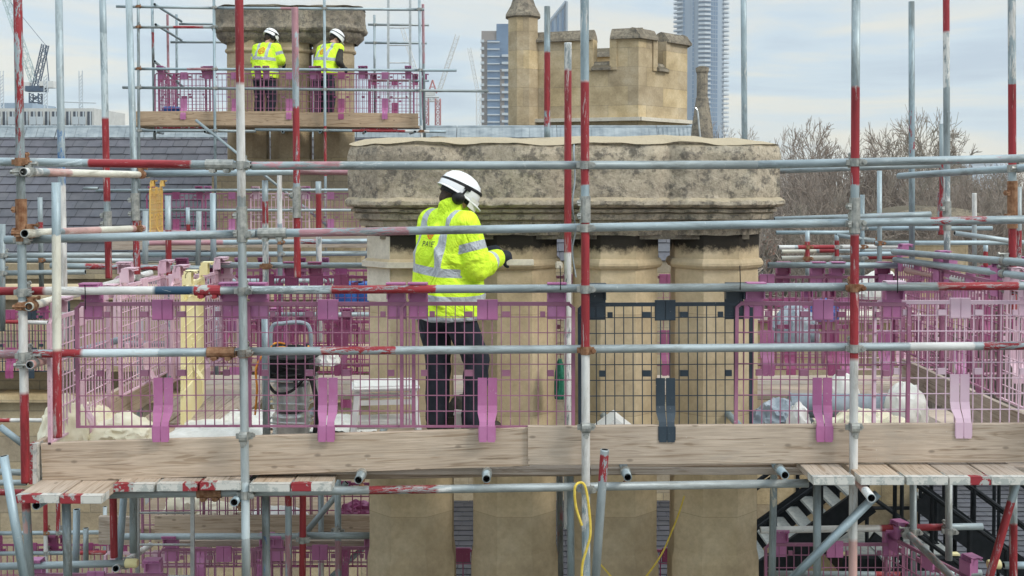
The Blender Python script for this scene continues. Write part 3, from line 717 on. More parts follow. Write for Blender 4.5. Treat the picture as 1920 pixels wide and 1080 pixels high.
for o in [q for q in bpy.data.objects if q.get('label', '').startswith('open mouthed putlog')]:
    bm = bmesh.new(); lathe(bm, (0, 0, .10), [(TR+.001, 0), (TR+.006, 0), (TR+.006, .045), (TR+.001, .045)], 12); mk('clip_band', bm, M_COUP, o)
    bm = bmesh.new(); a_ = o.location + (o.rotation_quaternion @ Vector((0, 0, .12))); bar(bm, Vector((0, 0, -.02)), Vector((0, 0, -.085)), .008, 6); bar(bm, Vector((.0, 0, -.055)), Vector((0, 0, -.068)), .015, 6); box(bm, Vector((.004, 0, -.03)), (.03, .03, .022)); k_ = mk('clip_bolt', bm, M_RUST, None); child_at(k_, o, Matrix.Translation(a_))
for o, py in ((v5, 818), (v10, 801), (v12, 799)):
    a_ = Vector(o['_a']); b_ = Vector(o['_b']); d_ = (b_-a_).normalized(); k_ = bpy.data.objects.new('coupler', CM[0]); COL.objects.link(k_); child_at(k_, o, Matrix.Translation(a_ + d_*dist_on(o, py=py)) @ Matrix.Rotation(math.pi, 4, 'Z') @ Matrix.Translation((0, .0, 0)) @ Matrix.Diagonal((1, .55, 1, 1)))
# ------------------------------------------------------------------ deck and toe boards
a = P(78, 868, 6.545); b = P(992, 838, 6.545)
board(a, b, label='long weathered toe board on the left half of the deck edge', name='toe_board', cat='toe board', seed=1)
board(P(990, 836, 6.525), P(1960, 830, 6.525), label='long weathered toe board on the right half of the deck edge', name='toe_board', cat='toe board', seed=2)
board(P(68, 870, 6.50), P(150, 818, 7.4), label='short toe board turned edge on at the left corner with a painted end', name='toe_board', cat='toe board', bands=((0, ('W', 'R', .5)),), seed=3)
DZ = -1.672
for i in range(5):
    y = 6.70 + i*.232
    for j, (xa, xb) in enumerate(((-2.62, .45), (.46, 3.35))):
        board((xa, y, DZ-.019), (xb, y, DZ-.019), face='XY', mat=M_WOOD, label='deck board, %s from the toe board, %s half of the deck' % (ordl(i), ('left', 'right')[j]), group='deck boards', seed=10+i*2+j)
for i in range(4):
    y = 8.98 + i*.232
    board((-2.6, y, DZ-.019), (3.35, y, DZ-.019), face='XY', mat=M_WOOD, label='deck board behind the chimney, %s row from the shafts' % ordl(i), group='back deck boards', seed=30+i)
for i in range(3):
    for s, x in (('left', -2.5 + i*.232), ('right', 2.4 + i*.232)):
        board((x, 7.83, DZ-.019), (x, 8.88, DZ-.019), face='XY', mat=M_WOOD, axis=0, label='short deck board on the %s walkway, %s from the left' % (s, ordl(i)), group='side deck boards', seed=50+i)
for i in range(4):
    z = DZ - .062
# boards poking out towards the viewer, left
def endboard(x0, x1, yl, yfar, label, cols, Yn, Yf, seed, w=.225):
    xm = (x0+x1)/2; a = P(xm, yl, Yn); b = Vector((P(xm, yl, Yn).x + yfar, Yf, a.z))
    return board(a, b, face='XY', height=w, mat=M_WOOD, label=label, group='board ends under the toe board', bands=((0, cols),), seed=seed)
endboard(28, 112, 936, 0, 'leftmost board end, white and faded red hoop', ('W', 'R', .45), 6.22, 7.5, 61, .235)
endboard(113, 190, 937, 0, 'second board end from the left, bright red and white hoop', ('W', 'R', .5), 6.22, 7.5, 62, .225)
endboard(211, 290, 915, 0, 'third board end from the left, red then white hoop', ('W', 'R', .52), 6.41, 7.5, 63)
endboard(293, 371, 914, 0, 'fourth board end from the left, white then red hoop', ('R', 'W', .36), 6.41, 7.5, 64)
endboard(373, 452, 912, 0, 'fifth board end from the left, beside the front upright', ('W', 'R', .6), 6.41, 7.5, 65)
endboard(468, 543, 915, 0, 'board end with a white hoop just right of the front upright', ('W', 'W', .5), 6.41, 7.5, 66)
endboard(545, 622, 914, 0, 'board end with a red and white hoop, last before the stone shafts', ('W', 'R', .5), 6.41, 7.5, 67)
# right
endboard(1524, 1604, 902, 0, 'board end left of the right front upright, bare steel hoop', ('W', 'W', .5), 6.24, 7.5, 68)
endboard(1612, 1698, 902, 0, 'first board end right of the front upright, worn white hoop', ('W', 'W', .5), 6.24, 7.5, 69, .235)
endboard(1701, 1777, 902, 0, 'second board end right of the front upright', ('W', 'W', .5), 6.24, 7.5, 70)
endboard(1781, 1857, 902, 0, 'third board end right of the front upright, with a red block on its hoop', ('R', 'W', .5), 6.24, 7.5, 71)
endboard(1860, 1936, 902, 0, 'board end at the right edge of the photo', ('W', 'W', .5), 6.24, 7.5, 72)
# dark edge board under the deck in the middle
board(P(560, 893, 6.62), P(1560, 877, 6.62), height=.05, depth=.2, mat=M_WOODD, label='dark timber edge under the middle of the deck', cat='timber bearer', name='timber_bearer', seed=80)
bm = bmesh.new(); bx(bm, -.2, .0, -.003, .001, -.017, .017); o = mk('steel_plate', bm, M_ALU, None, label='small steel plate nailed on the timber edge at the right', cat='metal plate'); o.location = P(1577, 878, 6.61)
# ------------------------------------------------------------------ guards on the front rail
gy = 6.575
fr = [(305, M_PUR, 566, 'purple mesh guard at the left end of the guard rail, sacks behind it'), (615, M_PUR, 566, 'purple mesh guard left of the worker, in front of the step stool'), (914, M_PUR, 566, 'purple mesh guard hanging in front of the worker\'s legs'),
      (1247, M_NAVY, 567, 'black mesh guard in front of the stone shafts'), (1543, M_PUR, 566, 'purple mesh guard right of the black one'), (1800, M_PALE, 563, 'pale sun faded pink mesh guard near the right edge')]
for i, (px, m, py, lb) in enumerate(fr):
    p = P(px, py, gy + (.016 if i % 2 else 0)); g = guard(p, 0, m, lb, 'mesh guards along the front rail', 0)
    for c in g.children:
        if c.name.startswith('strap') and px > 1700: c.location.z = .01
# side returns
for i, (y, m) in enumerate(((7.05, M_PNK), (7.95, M_PNK))):  # light on the inner faces put into the guards' pale colour
    guard((P(80, 560, 6.55).x + .03 + .10*i, y, Z(600, 6.6) + .015 + .10*i), R(90), m, ('pink mesh guard coloured pale as if lit, on the left return nearest the corner', 'pink mesh guard coloured pale as if lit, farther along the left return')[i], 'mesh guards on the left return', 0)
guard((P(80, 560, 6.55).x + .30, 8.7, Z(560, 7)), R(84), M_PNK, 'pink mesh guard coloured pale as if lit, farthest along the left return', 'mesh guards on the left return', 0)
for i, (y, m) in enumerate(((6.75, M_PNK), (7.7, M_PUR), (8.65, M_PUR))):
    guard((3.12 - i*.015, y, Z(540, 7.0) + .0 + i*.02), R(90), m, ('pink mesh guard on the right return, nearest the viewer', 'purple mesh guard in the middle of the right return', 'purple mesh guard at the far end of the right return')[i], 'mesh guards on the right return', 0)
# back row
for i, px in enumerate((330, 500, 640)):
    guard(P(px, 517, 9.16), 0, (M_PNK, M_MAG_SHADED, M_MAG_SHADED)[i], ('pink mesh guard on the back rail behind the left sacks', 'magenta mesh guard on the back rail left of the worker', 'magenta mesh guard on the back rail touching the first shaft')[i], 'mesh guards on the back rail', 0)
for i, px in enumerate((1070, 1250, 1438, 1560, 1660)):
    guard(P(px, 517, 9.16 + .02*(i % 2)), 0, M_PUR if i != 3 else M_MAG_SHADED, ('magenta mesh guard seen through the gap beside the middle upright', 'purple mesh guard seen through the gap before the last shaft', 'purple mesh guard on the back rail just right of the shafts', 'magenta mesh guard on the back rail behind the grey bundle', 'purple mesh guard on the back rail left of the two return tubes')[i], 'mesh guards on the back rail', 0)
# yellow guards on the left walkway
g = guard((X(352, 8.0), 8.15, Z(532, 8.0)), R(97), M_YEL, 'full height yellow plastic guard standing across the left walkway', None, 0)
bm = bmesh.new(); bx(bm, -.5, .5, -.012, .012, -1.12, -.70); mk('solid_foot', bm, M_YEL, g)
g = guard(P(293, 352, 17.5), R(97), M_OCH, 'ochre guard seen edge on at the far lower platform', None, 1)
# ------------------------------------------------------------------ far chimney, its scaffold and its deck
FY = 19.5
def VF(x0, y0, x1, y1, Y, z, lb): return V(x0, y0, x1, y1, Y, z, lb)
far = empty('chimney_stack', (0, 20.9, 0), label='far chimney stack with a dark moulded cap, in front of the two far workers', cat='chimney stack')
fy = 20.9; fx = [X(p, fy) for p in (468, 548, 628)]
pf = [(-.16, Z(84, fy)), (-.13, Z(80, fy)), (-.09, Z(76, fy)), (-.06, Z(72, fy)), (-.055, Z(66, fy)), (0, Z(63, fy)), (.02, Z(58, fy)), (0, Z(54, fy)), (-.015, Z(50, fy)), (-.02, Z(36, fy)), (-.03, Z(22, fy)), (-.05, Z(19, fy))]
stone_cap('stone_cap', [X(p, fy) for p in (455, 548, 641)], .20, .52, .24, .10, pf, M_CAPD, far, step=.045, amp=.02, loc=(5, 5, 5), noz=12)
for i, x in enumerate(fx): column(far, x, .36, Z(80, fy), -3.2, [(Z(98, fy), .03, .04)], M_COL if 0 else M_ASH, loc=(x, 0, 0))
bm = bmesh.new(); bx(bm, fx[0]-.55, fx[-1]+.55, -.5, .5, -3.2, Z(300, fy)); bx(bm, fx[0]-.62, fx[-1]+.62, -.57, .57, Z(325, fy), Z(303, fy)); mk('stone_base', bm, M_ASHD, far)
fu = [(259, -10, 262, 560, FY, [(40, 75, 'D', .4)], 'leftmost thin upright of the far scaffold'), (285, -10, 290, 262, FY+.4, [(60, 90, 'R', .6), (90, 130, 'D', .6)], 'second thin upright of the far scaffold, rust stained'),
      (401, -10, 405, 470, FY, [], 'far scaffold upright by the left end of the far cap'), (608, -10, 611, 470, FY, [(235, 330, 'R', .9), (360, 470, 'W', .8)], 'far scaffold upright crossing the right far worker'),
      (786, -10, 790, 262, FY, [(235, 262, 'W', .6)], 'pale far scaffold upright right of the far ladder'), (793, 8, 796, 262, FY+.3, [(8, 120, 'P', .7)], 'mauve far scaffold upright standing close to the pale one'),
      (314, 27, 317, 235, 22.3, [(27, 150, 'P', .8)], 'mauve upright behind the far platform at its left'), (331, 27, 332, 235, 22.6, [], 'grey upright behind the far platform at its left'), (702, 28, 703, 240, 22.3, [], 'grey upright behind the far platform right of the cap')]
for a_ in fu: VF(*a_)
fh = [(218, 12, 405, 15, FY+.05, [], 'topmost far ledger over the left worker'), (404, 15, 795, 18, FY+.05, [(526, 556, 'P', .8)], 'topmost far ledger passing the far cap'), (247, 51, 408, 51, FY+.05, [(325, 382, 'R', .9)], 'second far ledger left of the cap with a red length'), (320, 79, 432, 79, 22.3, [], 'rear far ledger left of the cap'), (336, 45, 410, 45, 22.3, [], 'upper rear far ledger left of the cap'),
      (690, 46, 804, 47, 22.3, [], 'upper rear far ledger right of the cap'), (684, 80, 800, 81, 22.3, [], 'rear far ledger right of the cap'), (249, 129, 856, 132, FY+.05, [(350, 410, 'P', .7)], 'far guard rail across both far workers'), (230, 164, 916, 171, FY+.05, [], 'longest far rail reaching towards the blue glass tower'), (690, 151, 804, 151, 22.2, [(690, 770, 'P', .7)], 'rear far guard rail right of the cap'),
      (255, 245, 480, 246, FY+.1, [], 'far ledger under the planks, left part'), (478, 243, 836, 247, FY+.1, [(660, 760, 'R', .9), (760, 806, 'W', .9)], 'far ledger under the planks with red and white lengths'), (180, 357, 700, 356, FY-.2, [], 'upper rail of the far lower platform'), (262, 394, 700, 394, FY-.2, [], 'middle rail of the far lower platform'), (262, 434, 700, 433, FY-.2, [(262, 420, 'P', .6)], 'bottom rail of the far lower platform'),
      (157, 353, 184, 353, FY-.6, [], 'short rail end left of the far lower platform')]
for a_ in fh: H(*a_)
tube('scaffold_brace', P(367, 225, FY-.1), P(620, 428, FY-.1), [], 'long diagonal brace below the far platform', 'scaffold brace')
for (a0, b0, lb) in (((290, 8, FY), (340, 40, 22.3), 'upper'), ((292, 46, FY), (340, 75, 22.3), 'lower')):
    tube('scaffold_transom', P(*a0), P(*b0), [], '%s of two return tubes at the far scaffold\'s left end' % lb, 'scaffold transom')
tube('scaffold_brace', P(290, 115, FY+.1), P(345, 165, 22), [], 'short diagonal return tube behind the far left mesh', 'scaffold brace')
for i, px in enumerate((290, 384, 530, 600, 685, 778)):
    tube('scaffold_transom', P(px, 247, FY-.25), P(px*.95+30, 250, 22), [], '%s putlog mouth from the left under the far planks' % ordl(i), 'scaffold transom', 'putlogs under the far planks')
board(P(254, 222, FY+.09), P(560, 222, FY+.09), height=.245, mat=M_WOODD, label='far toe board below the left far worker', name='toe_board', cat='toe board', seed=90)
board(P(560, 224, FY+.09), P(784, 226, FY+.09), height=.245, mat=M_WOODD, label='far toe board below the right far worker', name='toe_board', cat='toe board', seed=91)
board(P(290, 239, FY+.15), P(378, 238, FY+.15), height=.045, mat=M_BANDR, label='red and white board edge under the far left toe board', name='scaffold_board', seed=92)
board(P(677, 242, FY+.15), P(745, 243, FY+.15), height=.045, mat=M_BANDR, label='red and white board edge under the far right toe board', name='scaffold_board', seed=93)
FDZ = P(500, 236, FY+.2).z
for i in range(4):
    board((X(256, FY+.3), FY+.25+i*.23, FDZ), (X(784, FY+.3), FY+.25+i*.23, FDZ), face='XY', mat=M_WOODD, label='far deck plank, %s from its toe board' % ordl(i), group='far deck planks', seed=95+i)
for i, (px, m) in enumerate(((345, M_PUR), (440, M_PUR), (543, M_PUR), (640, M_MAG_SHADED), (722, M_PUR))):
    guard(P(px, 137, FY+.14 + .02*(i % 2)), 0, m, ('mesh guard at the left end of the far platform', 'mesh guard at the far platform left of the left far worker', 'mesh guard between the two far workers', 'magenta mesh guard right of the right far worker', 'mesh guard in front of the far ladder')[i], 'mesh guards on the far platform', 1)
guard((X(292, FY), FY+.75, Z(140, FY)), R(90), M_MAG_SHADED, 'mesh guard closing the far platform\'s left side', None, 1); guard((X(786, FY), FY+.75, Z(140, FY)), R(90), M_MAG_SHADED, 'mesh guard closing the far platform\'s right side', None, 1)
guard(P(345, 137, 22), 0, M_MAG_SHADED, 'rear mesh guard behind the far platform at the left', None, 1); guard(P(740, 150, 22.2), 0, M_MAG_SHADED, 'rear mesh guard behind the far ladder', None, 1)
for i, px in enumerate((330, 435, 525, 620)):
    guard(P(px, 362, FY-.12), 0, (M_MAG_SHADED, M_PUR, M_PNK, M_PUR)[i], '%s mesh guard from the left on the far lower platform' % ordl(i), 'mesh guards on the far lower platform', 1)
board(P(262, 452, FY-.2), P(700, 452, FY-.2), label='pale plank edge of the far lower platform', name='toe_board', cat='toe board', seed=99)
# far ladder
def ladder(x0, x1, yt, yb, Y, n, label, Y1=None, r=.014):
    a, b, c, d = P(x0, yt, Y), P(x0, yb, Y1 or Y), P(x1, yt, Y), P(x1, yb, Y1 or Y)
    t = empty('ladder', b, label=label, cat='ladder')
    for p, q in ((a, b), (c, d)):
        bm = bmesh.new(); box(bm, (p+q)/2 - b, (r*2, r*3, (p-q).length), frame_of(p-q)); mk('stile', bm, M_ALU, t)
    for i in range(n):
        f = (i+.5)/n; bm = bmesh.new(); bar(bm, a.lerp(b, f) - b, c.lerp(d, f) - b, r*.9, 6); mk('rung', bm, M_ALU, t)
ladder(728, 769, -30, 232, 20.3, 8, 'aluminium ladder rising above the far platform')
ladder(258, 361, 932, 1110, 7.9, 3, 'aluminium ladder below the deck at the left', r=.009)
ladder(277, 290, 925, 990, 11, 5, 'narrow pale ladder standing behind the aluminium one')
bm = bmesh.new(); lathe(bm, (0, 0, 0), [(.10, 0), (.16, .01), (.17, .07), (.13, .10), (.10, .09)], 14); mk('bucket', bm, M_BLUE, None, True, label='blue tub on the far platform behind the left mesh', cat='tub').location = P(322, 211, FY+.4)
# ------------------------------------------------------------------ slate roof building
bld = empty('stone_building', (0, 24, -18), label='long stone building with a grey slate roof and lead ridge', cat='building')
def slate_slope(parent, x0, x1, Yr, zr, Ye, ze, seed=1, sw=.30, rows=None, name='slates', tone=1):
    L = math.hypot(Yr-Ye, zr-ze); rows = rows or int(L/.235); g = L/rows; dn = Vector((0, Ye-Yr, ze-zr)).normalized(); up = dn.cross(Vector((1, 0, 0))); up = -up if up.z < 0 else up
    bm = bmesh.new(); lay = bm.verts.layers.float_color.new('tint'); rr = random.Random(seed)
    for r_ in range(rows):
        x = x0 - (sw/2 if r_ % 2 else 0) + rr.uniform(-.02, .02)
        while x < x1:
            w = sw * rr.uniform(.93, 1.07); t = rr.uniform(.88, 1.1)*tone; tc_ = (t*rr.uniform(.98, 1.02), t, t*rr.uniform(.98, 1.06), 1)
            top = Vector((0, Yr, zr)) + dn*(g*r_) + up*.004; bot = Vector((0, Yr, zr)) + dn*(g*(r_+1) + .03 + rr.uniform(-.006, .006)) + up*(.020 + rr.uniform(0, .006))
            a, b = max(x, x0), min(x + w - .008, x1)
            if b - a > .03:
                vs = [bm.verts.new(v) for v in (Vector((a, 0, 0))+top, Vector((b, 0, 0))+top, Vector((b, 0, rr.uniform(-.004, .004)))+bot, Vector((a, 0, 0))+bot, Vector((a, 0, 0))+bot-up*.014, Vector((b, 0, 0))+bot-up*.014)]
                for v in vs: v[lay] = tc_
                bm.faces.new(vs[:4]); bm.faces.new((vs[3], vs[2], vs[5], vs[4]))
            x += w
    bm2 = bmesh.new()
    o = mk(name, bm, M_SLATE, parent); o.data.materials[0] = M_SLATE
    bm2 = bmesh.new(); lay2 = bm2.verts.layers.float_color.new('tint'); vs = [bm2.verts.new(v) for v in ((x0, Yr, zr-.01), (x1, Yr, zr-.01), (x1, Ye, ze-.01), (x0, Ye, ze-.01))]
    for v in vs: v[lay2] = (.5, .5, .5, 1)
    bm2.faces.new(vs); mk('roof_deck', bm2, M_SLATE, parent)
    return o
RY, EY = 24.0, 20.9
zr = Z(248, RY); ze = Z(488, EY); xr0, xr1 = X(-260, RY), X(1307, RY)
s_ = slate_slope(bld, xr0, xr1, RY - 0, zr, EY, ze); 
for c in bld.children: c.location = (0, -24, 18)
bm = bmesh.new(); xx = xr0; rr = random.Random(4)
while xx < xr1:                                # lead ridge in lapped sheets with dressed corrugations
    w = min(2.1, xr1-xx); bx(bm, xx, xx+w-.01, -.02, .34, -.02, .10 + rr.uniform(0, .006)); 
    nseg = 26
    for k in range(nseg):
        a0 = xx + (w-.01)*k/nseg; d0 = .012*math.sin(k*2.4+rr.uniform(0, 2)); d1 = .012*math.sin((k+1)*2.4)
        b0 = a0 + (w-.01)/nseg
        vs = [bm.verts.new(v) for v in ((a0, -.03+d0, .10), (b0, -.03+d1, .10), (b0, -.19+d1, -.115), (a0, -.19+d0, -.115))]; bm.faces.new(vs)
    bar(bm, (xx, .08, .115), (xx+w-.012, .08, .115), .035, 8); xx += w
o = mk('lead_ridge', bm, M_LEAD, bld); o.location = (0, RY-24+.0, zr+18)
bm = bmesh.new(); bx(bm, xr0, X(700, EY), -3.15, -2.95, 9, ze+18-.1); bx(bm, xr0, X(700, EY), -3.35, -2.9, ze+18-.32, ze+18-.05); mk('wall', bm, M_ASHD, bld)
bm = bmesh.new(); vs = [bm.verts.new(v) for v in ((xr1, EY-24+.02, ze+18), (xr1, .1, zr+18), (xr1, 3.2, ze+18), (xr1, 3.2, 6), (xr1, EY-24+.02, 6))]; bm.faces.new(vs); vs = [bm.verts.new(v) for v in ((X(700, EY), -3.1, ze+18), (xr1, -3.1, ze+18), (xr1, -3.1, 6), (X(700, EY), -3.1, 6))]; bm.faces.new(vs); mk('gable_wall', bm, M_ASHD, bld)
# lower stone range behind the left scaffold
lr = empty('stone_range', (0, 15, -18), label='lower tan stone wall with a moulded string course behind the left scaffold', cat='building')
bm = bmesh.new(); x0, x1 = X(-200, 15), X(712, 15); bx(bm, x0, x1, 0, 1.2, 4, Z(742, 15)+18); bx(bm, x0, x1, .35, 1.2, Z(742, 15)+18, Z(690, 15)+18); bx(bm, x0, x1, .0, 1.2, Z(690, 15)+18, Z(560, 15)+18); mk('wall', bm, M_ASHD, lr)
bm = bmesh.new(); bx(bm, x0, x1, -.16, .3, Z(690, 15)+18-.02, Z(676, 15)+18); bx(bm, x0, x1, -.10, .3, Z(752, 15)+18, Z(738, 15)+18); bx(bm, x0, x1, -.14, 1.25, Z(560, 15)+18+.003, Z(548, 15)+18); mk('string_course', bm, M_ASH, lr)
bm = bmesh.new()
for px in (300, 470, 560): bx(bm, X(px, 15), X(px+62, 15), -.02, .05, Z(905, 15)+18, Z(800, 15)+18)
mk('window_recess', bm, M_BLACK, lr)
# parapet range seen between the shafts and at the right, and the lower slate roof at the right
pr = empty('slate_roof_range', (0, 19, -18), label='low slate roofed range behind the right scaffold', cat='building')
slate_slope(pr, X(690, 20), X(2150, 20), 22, Z(905, 22), 15.5, Z(1180, 15.5), 3, tone=.62)
for c in pr.children: c.location = (0, -19, 18)
bm = bmesh.new(); bx(bm, X(690, 20), X(2150, 20), 3.0, 3.5, 2, Z(880, 22)+18); bx(bm, X(690, 20), X(2150, 20), 2.9, 3.6, Z(880, 22)+18, Z(868, 22)+18); mk('wall', bm, M_ASHD, pr)
# a stone parapet and walkway block right of the shafts
pp = empty('parapet_wall', (0, 13, -18), label='tan parapet wall behind the mesh guards on the right', cat='wall')
bm = bmesh.new(); x0, x1 = X(1415, 13), X(1725, 13); bx(bm, x0, x1, 0, .5, 13, Z(600, 13)+18); mk('wall_face', bm, M_ASH, pp)
bm = bmesh.new(); bx(bm, x0-.05, x1+.05, -.07, .57, Z(600, 13)+18, Z(590, 13)+18); mk('coping', bm, M_NEW, pp)
# small chimney with a bowed cap at the right
rc = empty('chimney_stack', (X(1732, 15), 15, 0), label='small chimney with a bowed stone cap behind the right scaffold', cat='chimney stack')
bm = bmesh.new(); w = .46
prism(bm, [(-w, -.3), (w, -.3), (w, .3), (-w, .3)], -1.9, Z(452, 15)); mk('chimney_shaft', bm, M_ASH, rc)
bm = bmesh.new(); n = 14
for k in range(n):
    a0 = -.62 + 1.24*k/n; a1 = -.62 + 1.24*(k+1)/n; h = lambda a: .20 * math.sqrt(max(0, 1-(a/.66)**2))
    v = [(a0, -.5, 0), (a1, -.5, 0), (a1, .5, 0), (a0, .5, 0), (a0, -.46, h(a0)), (a1, -.46, h(a1)), (a1, .46, h(a1)), (a0, .46, h(a0))]
    vs = [bm.verts.new(q) for q in v]
    for f in ((0,1,5,4), (4,5,6,7), (3,7,6,2), (0,3,2,1)): bm.faces.new([vs[i] for i in f])
bx(bm, -.66, .66, -.52, .52, -.03, 0); bx(bm, -.56, .56, -.42, .42, -.10, -.03); o = mk('stone_cap', bm, M_CAPD, rc); o.location = (0, 0, Z(415, 15))
# ------------------------------------------------------------------ battlemented tower
bt = empty('battlemented_tower', (0, 25.5, 0), label='octagonal tan stone tower with battlements behind the roof ridge', cat='tower')
TY = 25.0
A = Vector((X(985, 25.9), .9)); B = Vector((X(1196, 25.0), 0.0)); C = Vector((X(1287, 26.4), 1.4)); D = Vector((X(1262, 28), 3.6)); E = Vector((X(1090, 29), 4.3)); Fp = Vector((X(985, 28), 2.9))
base_z = Z(226, 25.5)
def wseg(bm, p, q, t0, t1, z0, z1, th=.34, out=0):
    d = (q-p).normalized(); nn = Vector((d.y, -d.x)); a = p.lerp(q, t0); b = p.lerp(q, t1)
    o0 = nn*out; i0 = -nn*th
    pts = [a+o0, b+o0, b+i0, a+i0]; lo = [bm.verts.new((v.x, v.y, z0)) for v in pts]; hi = [bm.verts.new((v.x, v.y, z1)) for v in pts]
    for i in range(4): bm.faces.new((lo[i], lo[(i+1) % 4], hi[(i+1) % 4], hi[i]))
    bm.faces.new(lo[::-1]); bm.faces.new(hi)
bm = bmesh.new(); zc = Z(132, 25.3); poly = [A, B, C, D, E, Fp]
ztop = Z(75, 25.3)
prism(bm, [(v.x, v.y) for v in poly], base_z-.6, zc-.15)
mer = []
tx = lambda px, p, q, Y0, Y1: None
def tfor(px, p, q):      # parameter along p-q whose pixel column is px
    best = min(range(401), key=lambda i: abs(960 + F*(p.lerp(q, i/400)).x/((p.lerp(q, i/400)).y+25.5 - .5) - px)); return best/400
off = 25.5
tA = lambda px: min(range(401), key=lambda i: abs(960 + F*(A.lerp(B, i/400)).x/((A.lerp(B, i/400)).y+TY) - px))/400
tB = lambda px: min(range(401), key=lambda i: abs(960 + F*(B.lerp(C, i/400)).x/((B.lerp(C, i/400)).y+TY) - px))/400
for (p, q, t0, t1) in ((A, B, 0, tA(1106)), (A, B, tA(1150), 1), (B, C, 0, tB(1226)), (B, C, tB(1250), 1), (C, D, 0, .3), (C, D, .6, 1), (D, E, 0, .25), (D, E, .5, .8), (E, Fp, .1, .45), (E, Fp, .75, 1)):
    mer.append((p, q, t0, t1)); wseg(bm, p, q, t0, t1, zc-.15, ztop)
for p, q in zip(poly, poly[1:]+poly[:1]): wseg(bm, p, q, 0, 1, zc-.5, zc, .34, .0 if False else -.002)
w_ = mk('wall', bm, M_ASH, bt); w_.location = (0, TY-25.5, 0)
bm = bmesh.new()
def coping(p, q, t0, t1, z, h=.16, o=.09, k=1):
    # weathered slope with a roll on top
    d = (q-p).normalized(); nn = Vector((d.y, -d.x)); a = p.lerp(q, t0); b = p.lerp(q, t1)
    a -= d*.06*k; b += d*.06*k
    sec = [(o, 0), (o, .05), (.0, h), (-.04, h+.06), (-.13, h+.09), (-.22, h+.06), (-.34, h-.03), (-.42, 0)]
    ra = [bm.verts.new((a.x + nn.x*s, a.y + nn.y*s, z+zz)) for s, zz in sec]; rb = [bm.verts.new((b.x + nn.x*s, b.y + nn.y*s, z+zz)) for s, zz in sec]
    for i in range(len(sec)): j = (i+1) % len(sec); bm.faces.new((ra[i], ra[j], rb[j], rb[i]))
    bm.faces.new(ra[::-1]); bm.faces.new(rb)
def flush_c():
    global bm
    w_ = mk('coping', bm, M_CAPD, bt); w_.location = (0, TY-25.5, 0); bm = bmesh.new()
for p, q, t0, t1 in mer: coping(p, q, t0, t1, ztop); flush_c()
for p, q, t0, t1 in ((A, B, tA(1106)+.02, tA(1150)-.02), (B, C, tB(1226)+.03, tB(1250)-.03), (C, D, .32, .58), (D, E, .27, .48), (E, Fp, .48, .73)): coping(p, q, t0, t1, zc, .12, .10, 0); flush_c()
bm = bmesh.new()
for p, q, t0, t1 in mer[:4]:        # raised frames at the merlon jambs
    for t in (t0, t1):
        dt = .05 / (q-p).length
        if 0.01 < t < .99: bm.clear(); wseg(bm, p, q, t-dt*1.6, t+dt*1.6, zc, ztop+.02, .30, .035); w_ = mk('jamb_moulding', bm, M_ASH, bt); w_.location = (0, TY-25.5, 0); bm = bmesh.new()
bm = bmesh.new()
for p, q in zip(poly, poly[1:]+poly[:1]):
    wseg(bm, p, q, -.02, 1.02, base_z-.03, base_z+.05, .2, .12)
w_ = mk('base_moulding', bm, M_NEW, bt); w_.location = (0, TY-25.5, 0)
tt = empty('stair_turret', (X(981, 25.2), 25.9, 0), label='slender stone turret with a conical cap beside the battlemented tower', cat='turret')
bm = bmesh.new(); lathe(bm, (0, 0, 0), [(.36, base_z-.6), (.36, Z(30, 25.4)), (.39, Z(28, 25.4)), (.36, Z(26.5, 25.4))], 8, a0=R(22.5)); mk('shaft', bm, M_ASH, tt)
bm = bmesh.new(); z0 = Z(27, 25.4); lathe(bm, (0, 0, 0), [(.37, z0-.03), (.425, z0), (.42, z0+.05), (.30, z0+.25), (.2, z0+.55), (.05, z0+1.1)], 8, a0=R(22.5)); mk('conical_cap', bm, M_CAPD, tt)
pn = empty('stone_pinnacle', (X(1315, 22.5), 22.5, 0), label='dark stone pinnacle rising from the roof end before the tall tower', cat='pinnacle')
bm = bmesh.new(); z = lambda y: Z(y, 22.5); lathe(bm, (0, 0, 0), [(.11, z(300)), (.25, z(290)), (.21, z(240)), (.13, z(190)), (.125, z(184)), (.11, z(182)), (.11, z(138)), (.13, z(134)), (.135, z(127)), (.05, z(124))], 8, a0=R(22.5)); mk('shaft', bm, M_CAPD, pn)
bm = bmesh.new(); bx(bm, -.12, .34, -.2, .2, z(330), z(262)); mk('gable_kneeler', bm, M_CAPD, pn)
tag(mk('lightning_rod', (lambda b_: (sweep(b_, spline([P(1303, 202, 22.2), P(1308, 210, 22.2), P(1311, 240, 22.2), P(1313, 258, 22.2)], 4), .02, 6), b_)[1])(bmesh.new()), M_ALU), 'thin white conductor strip bent over the roof end by the pinnacle', 'conductor')
# ------------------------------------------------------------------ people
b = MB('hi_vis_fabric', .75, 0, (.60, .95, .02), .2); at = b.n('ShaderNodeAttribute'); at.attribute_name = 'stripe'
f_ = b.math('GREATER_THAN', at.outputs['Fac'], 0.0); n = b.noise(9, 6, .6, b.coords()); hv = b.ramp(n, [(.3, (.60, .90, .035)), (.7, (.74, 1.0, .06))])
b.base(b.mix(f_, hv, b.ramp(n, [(.3, (.36, .39, .42)), (.7, (.50, .53, .56))]))); 
w1_ = b.noise(4.0, 3, .5, b.coords((1, 1, .75), False), 1.4); rdg = b.math('ABSOLUTE', b.math('SUBTRACT', w1_, .5)); w2_ = b.noise(13, 5, .6, b.coords((1, 1, 1.2), False), .8); rd2 = b.math('ABSOLUTE', b.math('SUBTRACT', w2_, .5))
b.bump(b.math('ADD', b.math('MULTIPLY', rdg, 1.0), b.math('MULTIPLY', rd2, .22)), .8, .11); M_HIVIS = b.m
M_NAVYC = m_noise('navy_work_fabric', (.010, .013, .022), (.028, .032, .046), 7, .85, bump=.5)
